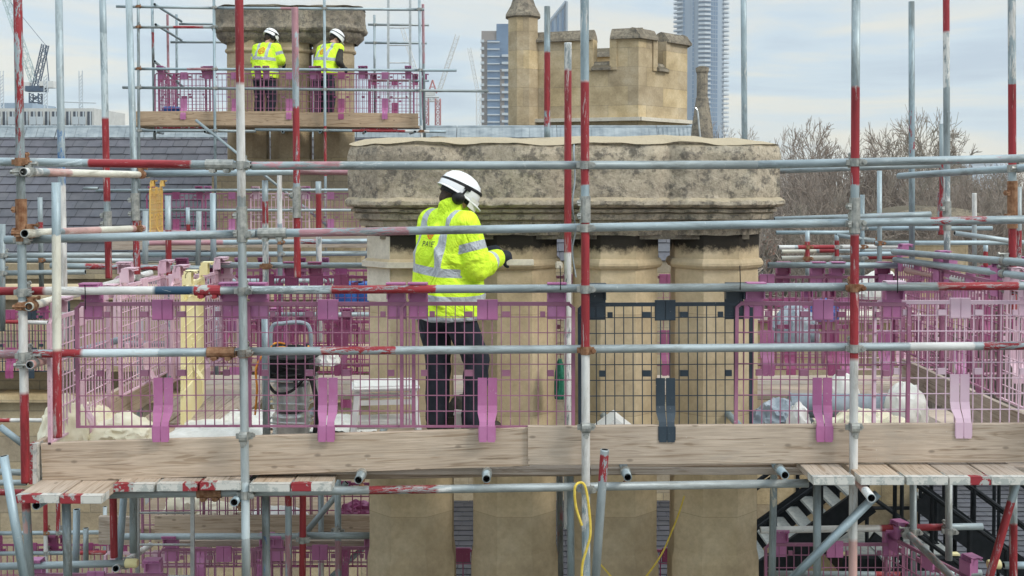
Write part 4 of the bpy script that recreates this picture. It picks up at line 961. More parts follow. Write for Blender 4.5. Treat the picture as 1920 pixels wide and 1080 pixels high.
M_DKC = m_noise('dark_jersey', (.03, .028, .024), (.06, .055, .045), 9, .9, bump=.4)
M_SKIN = m_noise('skin', (.48, .27, .19), (.56, .33, .24), 9, .55)
M_HELM = m_noise('white_helmet', (.74, .75, .76), (.82, .83, .83), 3, .25, spec=.5)
M_BOOT = m_noise('boot_leather', (.03, .025, .02), (.07, .055, .04), 12, .7)
M_HAIR = m_noise('dark_hair', (.03, .02, .015), (.08, .055, .04), 30, .8)
M_LOGO = MB('orange_print', .7, 0, (.75, .16, .02)).m; M_INK = MB('dark_print', .7, 0, (.03, .04, .05)).m
def capsule(bm, a, b, ra, rb, flat=1.0, fd=None, n=14):
    a = Vector(a); b = Vector(b); d = b-a
    M = frame_of(d if d.length > 1e-5 else (0, 0, 1)); L = d.length; pf = []
    for i in range(1, 6): t = R(-90 + 90*i/5); pf.append((ra*math.cos(t), ra*math.sin(t)))
    for i in range(0, 5): t = R(90*i/5); pf.append((rb*math.cos(t), L + rb*math.sin(t)))
    before = len(bm.verts); lathe(bm, a, pf, n, M)
    if fd is not None:
        bm.verts.ensure_lookup_table(); fd = Vector(fd).normalized()
        for v in bm.verts[before:]:
            t = max(0, min(1, (v.co-a).dot(d)/max(d.length_squared, 1e-9))); c = a + d*t; w = v.co-c; v.co = c + w - fd*w.dot(fd)*(1-flat)
def loft(bm, secs, rv, fv, n=20):
    prev = None
    for c, rx, ry in secs:
        c = Vector(c); ring = [bm.verts.new(c + rv*math.cos(2*math.pi*i/n)*rx + fv*math.sin(2*math.pi*i/n)*ry) for i in range(n)]
        if prev:
            for i in range(n): bm.faces.new((prev[i], prev[(i+1) % n], ring[(i+1) % n], ring[i]))
        else: bm.faces.new(ring[::-1])
        prev = ring
    bm.faces.new(prev)
def organic(name, bm, mat, parent, voxel, smooth=6, fold=0, fs=9, stretch=1, label=None, seed=0):
    bmesh.ops.recalc_face_normals(bm, faces=bm.faces)
    me = bpy.data.meshes.new(name); bm.to_mesh(me); bm.free(); o = bpy.data.objects.new(name, me); COL.objects.link(o)
    m = o.modifiers.new('r', 'REMESH'); m.mode = 'VOXEL'; m.voxel_size = voxel; m2 = o.modifiers.new('s', 'SMOOTH'); m2.iterations = smooth; m2.factor = .5
    dg = bpy.context.evaluated_depsgraph_get(); ev = o.evaluated_get(dg); nm = bpy.data.meshes.new_from_object(ev); o.modifiers.clear(); o.data = nm; nm.name = name; bpy.data.meshes.remove(me)
    if fold:
        nrm = [v.normal.copy() for v in nm.vertices]; cos = [v.co.copy() for v in nm.vertices]; out = []
        for c0_, n0_ in zip(cos, nrm):
            p = Vector((c0_.x, c0_.y, c0_.z*stretch)) + Vector((seed*7,)*3)
            q = noise.noise_vector(p*4)*.12 + p
            d = 1 - abs(noise.noise(q*fs))*2.4; d2 = noise.noise(q*fs*2.3)
            out += list(c0_ + n0_ * (d*.6 + d2*.4) * fold)
        nm.vertices.foreach_set('co', out); nm.update()
    nm.materials.clear(); nm.materials.append(mat); nm.polygons.foreach_set('use_smooth', [True]*len(nm.polygons)); o.parent = parent
    if label: o['label'] = label
    return o
def person(loc, az, J, label, vx=.008, jacket='coat', emblem=True, text=True, ears=True, helm_dark=False, visor=True, group=None, collar=False):
    """az: facing direction (degrees from +X). J: joints in a local frame (r = to his right, f = forward, z)"""
    fv = Vector((math.cos(R(az)), math.sin(R(az)), 0)); rv = Vector((fv.y, -fv.x, 0)); up = Vector((0, 0, 1))
    j = {k: rv*v[0] + fv*v[1] + up*v[2] for k, v in J.items() if k not in ('stripes', 'logo', 'brace')}
    # body: one continuous surface
    bm = bmesh.new()
    tl = (j['chest'] - j['hip']).normalized()
    loft(bm, [(j['hip'] - up*.09, .09, .08), (j['hip'], .165, .115), (j['hip'].lerp(j['chest'], .4), .14, .10), (j['chest'], .17, .115), (j['chest'].lerp(j['neck'], .7), .15, .09), (j['neck'], .06, .06)], rv, fv)
    hd = j['head']; hf = (j['look']).normalized(); hs = hf.cross(up).normalized(); hu = hs.cross(hf)
    capsule(bm, j['neck'] - up*.03, hd - hu*.05, .062, .056)
    capsule(bm, hd - hf*.02 + hu*.02, hd - hf*.02 + hu*.03, .094, .094, .82, hs); capsule(bm, hd + hf*.02 - hu*.01, hd + hf*.045 - hu*.08, .072, .045, .9, hs)
    capsule(bm, hd + hf*.082 + hu*.01, hd + hf*.112 - hu*.03, .010, .016); capsule(bm, hd + hf*.075 - hu*.066 - hs*.018, hd + hf*.075 - hu*.066 + hs*.018, .011, .011)
    capsule(bm, hd + hf*.075 + hu*.028 - hs*.03, hd + hf*.075 + hu*.028 + hs*.03, .014, .014)
    for s in (-1, 1): capsule(bm, hd + hs*s*.083 - hf*.01 + hu*.015, hd + hs*s*.085 - hf*.012 - hu*.028, .015, .011)
    for s in 'rl':
        capsule(bm, j['sh'+s], j['el'+s], .052, .042); capsule(bm, j['el'+s], j['wr'+s], .042, .028)
        capsule(bm, j['th'+s], j['kn'+s], .085, .055); capsule(bm, j['kn'+s], j['an'+s], .055, .038); ft = j['foot'+s].normalized(); capsule(bm, j['an'+s] - up*.04, j['an'+s] - up*.05 + ft*.15, .040, .032)
        # hand: palm and five bent fingers
        w = j['wr'+s]; hd_ = j['hand'+s].normalized(); pn_ = j['palm'+s].normalized(); pn_ = (pn_ - hd_*pn_.dot(hd_)).normalized(); sd_ = hd_.cross(pn_) * (1 if s == 'r' else -1)
        capsule(bm, w + hd_*.01, w + hd_*.075, .030, .036, .5, pn_)
        for q, (o_, l) in enumerate(((-.030, .070), (-.010, .080), (.011, .074), (.030, .058))):
            a = w + hd_*.085 + sd_*o_; b1 = a + (hd_ + pn_*.55).normalized()*l*.5; b2 = b1 + (hd_*.25 + pn_).normalized()*l*.5
            capsule(bm, a - hd_*.01, b1, .0095, .0088, n=8); capsule(bm, b1, b2, .0088, .0075, n=8)
        a = w + hd_*.03 - sd_*.032; b1 = a + (hd_*.6 - sd_*.7 + pn_*.5).normalized()*.04; capsule(bm, a, b1, .014, .011, n=8); capsule(bm, b1, b1 + (hd_ + pn_*.9).normalized()*.032, .011, .009, n=8)
    root = organic('person', bm, M_SKIN, None, .0055 if vx < .01 else .009, 3)
    root.location = loc; tag(root, label, 'person', group)
    # trousers
    bm = bmesh.new()
    for s in 'rl':
        w = j['wr'+s]; hd_ = j['hand'+s].normalized(); capsule(bm, w - hd_*.02, w + hd_*.07, .040, .044)
        pn_ = j['palm'+s].normalized(); pn_ = (pn_ - hd_*pn_.dot(hd_)).normalized(); sd_ = hd_.cross(pn_) * (1 if s == 'r' else -1)
        for o_, l in ((-.030, .070), (-.010, .080), (.011, .074), (.030, .058)):
            a = w + hd_*.085 + sd_*o_; b1 = a + (hd_ + pn_*.55).normalized()*l*.5; b2 = b1 + (hd_*.25 + pn_).normalized()*l*.5
            capsule(bm, a - hd_*.02, b1, .0125, .0115, n=8); capsule(bm, b1, b2, .0115, .010, n=8)
        a = w + hd_*.03 - sd_*.032; b1 = a + (hd_*.6 - sd_*.7 + pn_*.5).normalized()*.04; capsule(bm, a, b1, .017, .014, n=8); capsule(bm, b1, b1 + (hd_ + pn_*.9).normalized()*.032, .014, .012, n=8)
    organic('gloves', bm, M_NAVYC, root, .005, 2)
    bm = bmesh.new()
    loft(bm, [(j['hip'] - up*.12, .14, .12), (j['hip'] - up*.03, .185, .145), (j['hip'] + up*.10, .175, .135)], rv, fv)
    for s in 'rl': capsule(bm, j['th'+s] + up*.02, j['kn'+s], .115, .085, 1); capsule(bm, j['kn'+s], j['an'+s] - up*.015, .085, .072)
    organic('trousers', bm, M_NAVYC, root, vx, 6, .009, 8, .8, seed=1)
    bm = bmesh.new()
    for s in 'rl':
        ft = j['foot'+s].normalized(); a = j['an'+s] - up*.045
        capsule(bm, a + up*.06, a - ft*.01, .056, .052); capsule(bm, a - ft*.03 - up*.0, a + ft*.16 - up*.008, .047, .042)
    organic('boots', bm, M_BOOT, root, vx, 3)
    # coat
    bm = bmesh.new(); H_ = j['hip']; N_ = j['neck']; Cc = j['chest']
    hem = H_ + up*J['hem'][2]
    loft(bm, [(hem + fv*.045, .225, .235), (H_ + up*.06 + fv*.045, .24, .235), (H_.lerp(Cc, .5) + fv*.03, .23, .215), (Cc - up*.02, .235, .185), (Cc.lerp(N_, .45), .225, .155), (Cc.lerp(N_, .8), .12, .10), (N_ + up*.01, .085, .085)], rv, fv, 26)
    for s in 'rl': capsule(bm, Cc.lerp(N_, .8) + (j['sh'+s]-N_)*.25, j['sh'+s], .095, .092); capsule(bm, Cc + (j['sh'+s]-N_)*.55, j['sh'+s], .12, .09)
    if jacket == 'coat':
        for s in 'rl': capsule(bm, j['sh'+s], j['el'+s], .092, .084); capsule(bm, j['el'+s], j['el'+s].lerp(j['wr'+s], .93), .084, .056)
    if collar: 
        capsule(bm, N_ - up*.02 , N_ + up*.045 - fv*.005, .088, .078); capsule(bm, N_ + fv*.05, N_ + up*.03 + fv*.075, .05, .045)
    ck = organic('jacket' if jacket == 'coat' else 'vest', bm, M_HIVIS, root, vx, 4, .020 if vx < .01 else .010, 5, .8, seed=2)
    me = ck.data; at_ = me.attributes.new('stripe', 'FLOAT', 'POINT'); vals = []
    tz = J['stripes']
    for v in me.vertices:
        p = v.co; best = -1; inarm = False
        if jacket == 'coat':
            for s in 'rl':
                for a, b, bands in ((j['sh'+s], j['el'+s], ((.50, .035),)), (j['el'+s], j['wr'+s], ((.58, .024),))):
                    d = b-a; t = (p-a).dot(d)/d.length_squared; ds = (p-(a+d*max(0, min(1, t)))).length
                    if ds < .108 and t > .12 and abs((p - Cc).dot(rv)) > .13:
                        inarm = True
                        for tc_, hw in bands: best = max(best, hw*.8 - abs(t-tc_)*d.length)
        if not inarm:
            lat = (p - Cc).dot(rv); zz = p.z + lat*.08
            for zb in tz: best = max(best, .028 - abs(zz - zb))
            if p.z > tz[0] - .02: best = max(best, .027 - abs(abs(lat) - J.get('brace', .105)))
        vals.append(best)
    at_.data.foreach_set('value', vals)
    if jacket != 'coat':
        bm = bmesh.new()
        for s in 'rl': capsule(bm, j['sh'+s], j['el'+s], .075, .062); capsule(bm, j['el'+s], j['el'+s].lerp(j['wr'+s], .92), .062, .042)
        organic('sleeves', bm, M_DKC, root, vx, 5, .008, 8)
        bm = bmesh.new(); loft(bm, [(N_ - up*.05, .11, .10), (N_ + up*.04, .075, .075)], rv, fv); organic('hood', bm, M_DKC, root, vx, 4, .005)
    # print on the back, wrapped on the cloth
    bvh = BVHTree.FromPolygons([v.co for v in me.vertices], [p.vertices for p in me.polygons])
    def wrap(name, verts, faces, mat, off=.0025, lat=0.0, zc=0.0):
        out = []
        for x, z in verts:
            p = Cc + rv*(x+lat) + up*(z+zc) - fv*.6; h = bvh.ray_cast(p, fv)
            if h[0] is None: return None
            out.append(h[0] - fv*off)
        m = bpy.data.meshes.new(name); m.from_pydata(out, [], faces); m.materials.append(mat); o = bpy.data.objects.new(name, m); COL.objects.link(o); o.parent = ck; return o
    if text:
        cu = bpy.data.curves.new('lettering', 'FONT'); cu.body = 'PAYE'; cu.size = .050; cu.align_x = 'CENTER'; cu.space_character = 1.12; cu.resolution_u = 3
        to = bpy.data.objects.new('t', cu); COL.objects.link(to); dg = bpy.context.evaluated_depsgraph_get(); tm = bpy.data.meshes.new_from_object(to.evaluated_get(dg)); bpy.data.objects.remove(to)
        bb = bmesh.new(); bb.from_mesh(tm); bmesh.ops.subdivide_edges(bb, edges=[e_ for e_ in bb.edges if e_.calc_length() > .02], cuts=2); bmesh.ops.triangulate(bb, faces=bb.faces); bb.verts.index_update()
        wrap('lettering', [(v.co.x, v.co.y) for v in bb.verts], [[v.index for v in f.verts] for f in bb.faces], M_INK, .005, J['logo'][0], J['logo'][1] - .072); bb.free()
    if emblem:
        vs, fs = [], []; K = 28
        def ringp(r0, r1, cx=0, cz=0, k=K):
            b0 = len(vs)
            for i in range(k):
                t = 2*math.pi*i/k; vs.append((cx+r0*math.cos(t), cz+r0*math.sin(t))); vs.append((cx+r1*math.cos(t), cz+r1*math.sin(t)))
            for i in range(k): a = b0+2*i; c = b0+2*((i+1) % k); fs.append([a, a+1, c+1, c])
        s_ = 1 if text else 1.9
        ringp(.028*s_, .034*s_)
        for i in range(6): t = math.pi*i/3; ringp(.0095*s_, .013*s_, .017*s_*math.cos(t), .017*s_*math.sin(t), 12)
        wrap('emblem', vs, fs, M_LOGO, .005, J['logo'][0], J['logo'][1] + .008)
    # helmet in the head frame
    Mh = Matrix((hs, hf, hu)).transposed()
    tp = empty('helmet', hd - hf*.01 + hu*.035); tp.parent = root; tp.rotation_euler = Mh.to_euler()
    bm = bmesh.new(); lathe(bm, (0, 0, 0), [(.118, -.022), (.125, -.018), (.127, .015), (.119, .055), (.098, .090), (.064, .114), (.026, .124)], 28)
    for v in bm.verts: v.co.y *= 1.17; v.co.x *= .93
    mk('shell', bm, M_HELM, tp, True)
    bm = bmesh.new(); r0 = []
    for i in range(28):
        t = 2*math.pi*i/28; x, y = math.cos(t), math.sin(t); ext = .006 + max(0, y)**4*.045
        a = Vector((x*.112, y*.14, -.016)); c = Vector((x*(.118+ext), y*(.146+ext), -.026 - max(0, y)*.008)); r0.append((bm.verts.new(a), bm.verts.new(c), bm.verts.new(c - Vector((0, 0, .006))), bm.verts.new(a - Vector((0, 0, .008)))))
    for i in range(28):
        p, q = r0[i], r0[(i+1) % 28]
        for k in range(4): bm.faces.new((p[k], p[(k+1) % 4], q[(k+1) % 4], q[k]))
    mk('brim', bm, M_HELM, tp, True)
    bm = bmesh.new(); lathe(bm, (0, 0, 0), [(.1255, .022), (.1275, .024), (.1245, .040), (.1225, .042)], 28)
    for v in bm.verts: v.co.y *= 1.17; v.co.x *= .93; v.co.z += v.co.y*.12 + .006
    mk('headband_strap', bm, M_HOSE, tp, True)
    bm = bmesh.new(); lathe(bm, (0, 0, 0), [(.104, -.055), (.110, -.01)], 24)
    for v in bm.verts: v.co.y *= 1.1; v.co.x *= .9
    mk('cradle', bm, M_HOSE, tp, True)
    if ears:
        for s in (-1, 1):
            bm = bmesh.new(); capsule(bm, (s*.100, -.005, -.055), (s*.125, -.005, -.055), .044, .036); bar(bm, (s*.118, -.0, -.03), (s*.118, .01, .03), .008, 6); box(bm, (s*.118, .012, .03), (.022, .045, .03)); mk('ear_defender', bm, M_HOSE, tp, True)
    if helm_dark:
        bm = bmesh.new(); capsule(bm, (-.05, -.105, .045), (.03, -.115, .035), .034, .034, .35, (0, 1, .3)); mk('dark_patch', bm, M_HOSE, tp, True)
    if visor:
        bm = bmesh.new()
        for k in range(14):
            t0 = R(25 + 130*k/14); t1 = R(25 + 130*(k+1)/14)
            vs_ = [bm.verts.new(q) for q in ((math.cos(t0)*.125, math.sin(t0)*.160, .0), (math.cos(t1)*.125, math.sin(t1)*.160, .0), (math.cos(t1)*.122, math.sin(t1)*.165, -.07), (math.cos(t0)*.122, math.sin(t0)*.165, -.07))]; bm.faces.new(vs_)
        mk('visor', bm, M_WHITE, tp, True)
    bm = bmesh.new(); capsule(bm, -hf*.055 - hu*.045 + hd, -hf*.05 - hu*.01 + hd, .055, .075, .95, hf); organic('hair', bm, M_HAIR, root, .008, 2, .003, 30)
    for s in (-1, 1):
        bm = bmesh.new(); lathe(bm, hd + hf*.083 + hu*.012 + hs*s*.032, [(.003, -.009), (.010, -.005), (.011, 0), (.009, .006), (.003, .010)], 8); mk('eye', bm, M_HELM, root, True)
    return root
pc = P(828, 700, 7.42); PL = Vector((pc.x, 7.42, DZ))
J1 = dict(hip=(0, .01, .90), chest=(.0, .03, 1.22), neck=(.01, .08, 1.45), head=(.01, .125, 1.572), look=(.34, .9, -.62), shr=(.195, .05, 1.385), shl=(-.185, .06, 1.40), elr=(.25, .09, 1.115), ell=(-.20, .16, 1.15),
     wrr=(.12, .375, 1.158), wrl=(-.02, .38, 1.19), handr=(.02, .8, .12), handl=(.5, .7, .1), palmr=(-.7, 0, -.5), palml=(.2, 0, -1), thr=(.10, .02, .84), thl=(-.10, 0, .84), knr=(.115, .20, .50), knl=(-.10, .05, .46), anr=(.11, .17, .10), anl=(-.11, .04, .10),
     footr=(.35, .9, 0), footl=(.1, 1, 0), hem=(0, 0, -.12), stripes=(1.10, .925, .79), logo=(.030, .105), brace=.130)
person(PL, 40, J1, 'worker in a yellow high visibility coat and white helmet, dressing the near chimney stack', .0075, collar=True)
def far_pose(lean=.10, hem=-.05, elr=(.27, .10, 1.17), wrr=(.16, .33, 1.14), look=(.5, 1, -.7), low=0):
    return dict(hip=(0, -.02, .90), chest=(0, .01+lean*.5, 1.22), neck=(.0, .05+lean, 1.46), head=(.02, .13+lean*1.3, 1.585), look=look, shr=(.19, .04+lean, 1.38), shl=(-.19, .04+lean, 1.38), elr=elr, ell=(-.26, .14, 1.17), wrr=wrr, wrl=(-.13, .38, 1.16), handr=(0, 1, -.3), handl=(0, 1, -.3),
        palmr=(-.5, 0, -.5), palml=(.5, 0, -.5), thr=(.10, 0, .84), thl=(-.10, 0, .84), knr=(.11, .06, .47), knl=(-.12, .04, .46), anr=(.11, -.02, .10), anl=(-.14, -.01, .10), footr=(.2, 1, 0), footl=(-.2, 1, 0), hem=(0, 0, hem), stripes=(1.19, 1.0), logo=(0, .10))
w1 = P(496, 236, 20.05); person(Vector((w1.x, 20.05, FDZ)), 72, far_pose(.05, -.05), 'left far worker in a long sleeved yellow coat with ear defenders on a white helmet', .012, text=False, helm_dark=True, visor=False)
w2 = P(607, 236, 20.05); person(Vector((w2.x, 20.05, FDZ)), 62, far_pose(.16, .02, (.30, .06, 1.12), (.22, .28, 1.05), (.6, 1, -.9)), 'right far worker in a yellow sleeveless vest over dark clothes and a white helmet', .012, 'vest', text=False, ears=False, visor=False)
# straight edge held by the worker
bm = bmesh.new(); box(bm, (0, 0, 0), (.235, .030, .040)); bmesh.ops.bevel(bm, geom=bm.edges[:], offset=.004, segments=2, affect='EDGES'); o = mk('straight_edge', bm, M_NEW, None, label='pale straight edge held out against the second shaft by the worker', cat='straight edge'); o.location = P(968, 492, 7.60); o.rotation_euler = (0, R(.5), R(6))
bm = bmesh.new(); box(bm, (0, 0, 0), (.05, .05, .05)); bmesh.ops.bevel(bm, geom=bm.edges[:], offset=.008, segments=2, affect='EDGES'); o = mk('stone_wedge', bm, M_NEW, None, label='small pale block in the gap between the second shaft and the inner upright', cat='block'); o.location = P(1048, 497, 7.9)
# ------------------------------------------------------------------ things on the near deck
def blob(name, loc, size, mat, label, cat, fold=.10, seed=0, sub=5, peak=0, rz=0):
    bm = bmesh.new(); bmesh.ops.create_icosphere(bm, subdivisions=sub, radius=1); s = Vector(size)
    for v in bm.verts:
        p = v.co.copy(); q = p*1.6 + Vector((seed*3.1, seed, 0)); w = noise.noise_vector(q*1.2)*.35
        d = (1 - abs(noise.noise((q+w)*1.5))*2)*fold + (1-abs(noise.noise((q+w)*4))*2)*fold*.25
        p = p*(1+d); z = p.z; z = max(z, -.25); 
        if peak: z += peak*max(0, 1-math.hypot(p.x-.1, p.y)*1.5)
        v.co = Vector((p.x*s.x, p.y*s.y, (z+.25)*s.z))
    o = mk(name, bm, mat, None, True, label=label, cat=cat); o.location = loc; o.rotation_euler = (0, 0, rz)
    return o
def deck(px, Y, dz=0): return Vector((X(px, Y), Y, DZ + dz))
blob('sack', deck(118, 6.95), (.13, .18, .27), M_CREAM, 'upright cream sack leaning in the left corner of the deck', 'sack', .12, 1)
blob('sack', deck(228, 7.15), (.21, .22, .13), M_CREAM, 'slumped cream sack lying right of the upright one', 'sack', .16, 2, peak=.35)
blob('sack', deck(165, 7.35), (.16, .2, .17), M_CREAM, 'cream sack between the upright and the slumped one', 'sack', .14, 3)
def sheet(name, loc, w, d, h, mat, label, cat, seed=0, rz=0, n=44):
    bm = bmesh.new(); g = []
    for i in range(n+1):
        row = []
        for k in range(n+1):
            u, v = i/n*2-1, k/n*2-1; q = Vector((u*1.5+seed*5, v*1.5, seed)); q += noise.noise_vector(q)*.3
            z = h*(1-max(abs(u), abs(v))**3)*(.6+.5*noise.noise(q)) + .035*(1-abs(noise.noise(q*2.5))*2)*(h/.2+.3)
            row.append(bm.verts.new((u*w/2*(1+.05*noise.noise(q*2)), v*d/2*(1+.05*noise.noise(q*2.2)), max(z, .004))))
        g.append(row)
    for i in range(n):
        for k in range(n): bm.faces.new((g[i][k], g[i+1][k], g[i+1][k+1], g[i][k+1]))
    o = mk(name, bm, mat, None, True, label=label, cat=cat); o.location = loc; o.rotation_euler = (0, 0, rz); return o
sheet('dust_sheet', deck(405, 7.5), .62, .7, .06, M_SHEET, 'white dust sheet spread on the deck left of the equipment stack', 'dust sheet', 1)
sheet('dust_sheet', deck(480, 7.9), .5, .6, .05, M_SHEET, 'pale sheet behind the equipment stack', 'dust sheet', 2)
sheet('sacking', deck(1630, 7.3, .04), .56, .6, .16, M_CREAM, 'cream sacking heaped behind the right front upright', 'sacking', 3)
sheet('dust_sheet', deck(650, 7.75), .45, .5, .05, M_SHEET, 'pale dust sheet behind the white step stool', 'dust sheet', 6)
sheet('dust_sheet', deck(1045, 7.3), .28, .4, .04, M_SHEET, 'small pale sheet at the foot of the middle upright', 'dust sheet', 7)
bm = bmesh.new(); box(bm, (0, 0, .02), (.6, .5, .04)); o = mk('panel_offcut', bm, M_SHEET, None, label='flat white panel under the cream sacking', cat='panel'); o.location = deck(1635, 7.25)
# white peak seen behind the black guard: a folded card
bm = bmesh.new(); v = [bm.verts.new(q) for q in ((-.20, 0, 0), (.16, 0, 0), (-.02, .05, .135), (-.20, .3, 0), (.16, .3, 0), (-.02, .25, .15))]
for f in ((0, 1, 2), (3, 5, 4), (0, 2, 5, 3), (1, 4, 5, 2), (0, 3, 4, 1)): bm.faces.new([v[i] for i in f])
o = mk('folded_sheet', bm, M_WHITE, None, label='white peaked sheet on the deck behind the black mesh guard', cat='folded sheet'); o.location = deck(1163, 7.15, .03)
bm = bmesh.new(); box(bm, (0, 0, .06), (.11, .14, .12)); box(bm, (0, 0, .123), (.12, .15, .012)); o = mk('tub', bm, M_WHITE, None, label='small white lidded tub between the worker\'s legs', cat='tub'); o.location = deck(868, 7.6)
# step stool
ss = empty('step_stool', deck(722, 7.15), R(8), label='white folding step stool with a rounded top left of the worker', cat='step stool')
bm = bmesh.new(); box(bm, (0, 0, 0), (.42, .30, .035)); bmesh.ops.bevel(bm, geom=bm.edges[:], offset=.014, segments=3, affect='EDGES')
for v in bm.verts: v.co.z += .025*(1 - (v.co.x/.21)**2)
mk('top', bm, M_WHITE, ss).location = (0, 0, .385)
for sx in (-1, 1):
    for sy in (-1, 1):
        bm = bmesh.new(); a, b = Vector((sx*.17, sy*.10, .375)), Vector((sx*.215, sy*.19, 0)); box(bm, (a+b)/2, (.032, .022, (a-b).length), frame_of(a-b)); mk('leg', bm, M_WHITE, ss)
for z, w in ((.30, .36), (.09, .40)):
    for sy in (-1, 1): bm = bmesh.new(); box(bm, (0, sy*(.10+.09*(1-z/.375)), z), (w, .02, .03)); mk('cross_bar', bm, M_WHITE, ss)
bm = bmesh.new(); box(bm, (0, -.02, .175), (.37, .2, .022)); mk('tread', bm, M_WHITE, ss)
# equipment stack with coiled hoses
eq = empty('equipment_cage', deck(545, 7.2), R(-6), label='silver wire cage of equipment with black hoses and an orange cable coiled on top', cat='equipment')
bm = bmesh.new()
for x in (-.14, .14):
    for y in (-.12, .12): bar(bm, (x, y, .02), (x*.92, y, .44), .010, 8)
for z in (.05, .16, .28, .42):
    for y in (-.12, .12): bar(bm, (-.14, y, z), (.14, y, z), .007, 6)
    for x in (-.14, .14): bar(bm, (x, -.12, z), (x, .12, z), .007, 6)
mk('cage_frame', bm, M_ALU, eq)
for k in range(2): bm = bmesh.new(); lathe(bm, (0, 0, 0), [(.09, 0), (.115, .02), (.12, .16), (.10, .18)], 18); o = mk('drum', bm, M_ALU, eq, True); o.location = (0, 0, .03+.19*k)
bm = bmesh.new(); box(bm, (0, 0, .50), (.30, .26, .13)); bmesh.ops.bevel(bm, geom=bm.edges[:], offset=.02, segments=2, affect='EDGES'); mk('motor_head', bm, M_HOSE, eq)
bm = bmesh.new(); rr = random.Random(9)
for k in range(11):
    r = .13 + rr.uniform(-.02, .035); z = .44 + k*.017; cx, cy = rr.uniform(-.02, .02), rr.uniform(-.02, .02); t0 = rr.uniform(0, 6); tl = rr.uniform(-.12, .12)
    sweep(bm, [(cx + r*math.cos(t0+q*.35), cy + r*math.sin(t0+q*.35), z + tl*math.cos(t0+q*.35)*r*2 + q*.001) for q in range(20)], .0085, 6)
sweep(bm, spline([(.14, -.1, .5), (.19, -.12, .35), (.20, -.13, .18), (.17, -.14, .01)], 6), .016, 6); sweep(bm, spline([(-.12, -.14, .44), (-.05, -.17, .36), (.05, -.17, .37), (.13, -.14, .45)], 6), .0095, 6)
mk('coiled_hose', bm, M_HOSE, eq, True)
bm = bmesh.new(); sweep(bm, [(.125*math.cos(q*.3+2.2), .125*math.sin(q*.3+2.2), .625 + .012*math.sin(q)) for q in range(14)], .0075, 6); sweep(bm, spline([(-.15, -.05, .6), (-.20, -.08, .5), (-.19, -.1, .36), (-.21, -.08, .2)], 6), .0075, 6); mk('orange_cable', bm, M_ORNG, eq, True)
bm = bmesh.new(); sweep(bm, spline([(-.13, .0, .55), (-.125, 0, .74), (-.05, 0, .77), (.08, 0, .775), (.125, 0, .73), (.13, 0, .6)], 6), .013, 8); mk('carry_handle', bm, M_GREYC, eq, True)
blob('plastic_bag', deck(612, 7.25, .50), (.07, .06, .075), M_WHITE, 'crumpled white bag on top of the equipment cage', 'plastic bag', .25, 7, 4)
V(497, 570, 500, 818, 7.0, [], 'short dark post standing on the deck left of the equipment cage')
blob('tool_bag', deck(866, 7.75), (.10, .10, .15), M_DKC, 'open dark tool bag behind the worker\'s legs', 'tool bag', .2, 8, 4)
o = blob('green_cloth', deck(1050, 7.95, .15), (.035, .05, .2), M_GRN, 'dark green cloth stuffed between the second and third shafts', 'cloth', .2, 9, 4)
# right part of the deck
blob('plastic_bag', deck(1462, 7.5), (.15, .18, .16), M_GREYC, 'crumpled grey blue plastic bag just right of the last shaft', 'plastic bag', .25, 11)
blob('plastic_bag', deck(1500, 7.15), (.07, .1, .19), M_WHITE, 'white bag standing before the grey blue one', 'plastic bag', .22, 12, 4)
bm = bmesh.new(); lathe(bm, (0, 0, 0), [(.07, 0), (.085, .01), (.088, .5), (.085, .86), (.05, .88)], 16, Matrix.Rotation(R(90), 3, 'Y')); o = mk('rolled_sheeting', bm, M_GREYC, None, True, label='long roll of grey sheeting lying behind the cream sacking', cat='roll'); o.location = deck(1480, 7.95, .10); o.rotation_euler = (0, 0, R(-4))
blob('sack', deck(1580, 8.3), (.12, .12, .20), M_SHEET, 'round white sack behind the roll of grey sheeting', 'sack', .12, 13, 4)
blob('sack', deck(1700, 7.8), (.13, .12, .21), M_SHEET, 'tall white sack at the right end of the roll', 'sack', .18, 14, 4)
board((3.2, 6.6, DZ+.12), (3.2, 9.2, DZ+.12), label='toe board along the right return', name='toe_board', cat='toe board', seed=101)
board((-2.72, 7.3, DZ+.12), (-2.72, 8.8, DZ+.12), label='toe board along the left return', name='toe_board', cat='toe board', seed=102)
# rope and cable ties
bm = bmesh.new(); sweep(bm, spline([P(1091, 985, 6.38), P(1080, 950, 6.38), P(1078, 915, 6.38), P(1087, 905, 6.40), P(1097, 912, 6.39), P(1104, 950, 6.38), P(1107, 1000, 6.38), P(1100, 1030, 6.38), P(1092, 1060, 6.38), P(1090, 1110, 6.38)], 8), .0075, 7); mk('rope', bm, M_ROPE, None, True, label='yellow rope looped over the middle upright under the deck', cat='rope')
bm = bmesh.new(); sweep(bm, spline([P(1283, 930, 7.8), P(1272, 965, 7.8), P(1258, 1000, 7.75), P(1240, 1040, 7.7), P(1212, 1080, 7.65), P(1190, 1105, 7.6)], 6), .006, 6); sweep(bm, spline([P(1124, 1056, 7.5), P(1145, 1080, 7.5), P(1165, 1105, 7.5)], 4), .006, 6); mk('rope', bm, M_ROPE, None, True, label='thin yellow rope hanging across the last gap between shafts', cat='rope')
for px, py, lb in ((159, 556, 'left'), (1050, 520, 'middle'), (1387, 520, 'right of the black guard\'s'), (1682, 525, 'right')):
    bm = bmesh.new(); sweep(bm, spline([P(px, py-22, LY-.035), P(px+1, py, LY-.045), P(px+1, py+22, LY-.03), P(px+1, py+22, LY+.03)], 4), .003, 5); mk('cable_tie', bm, M_HOSE, None, label='black cable tie round the guard rail by the %s hook' % lb, cat='cable tie')
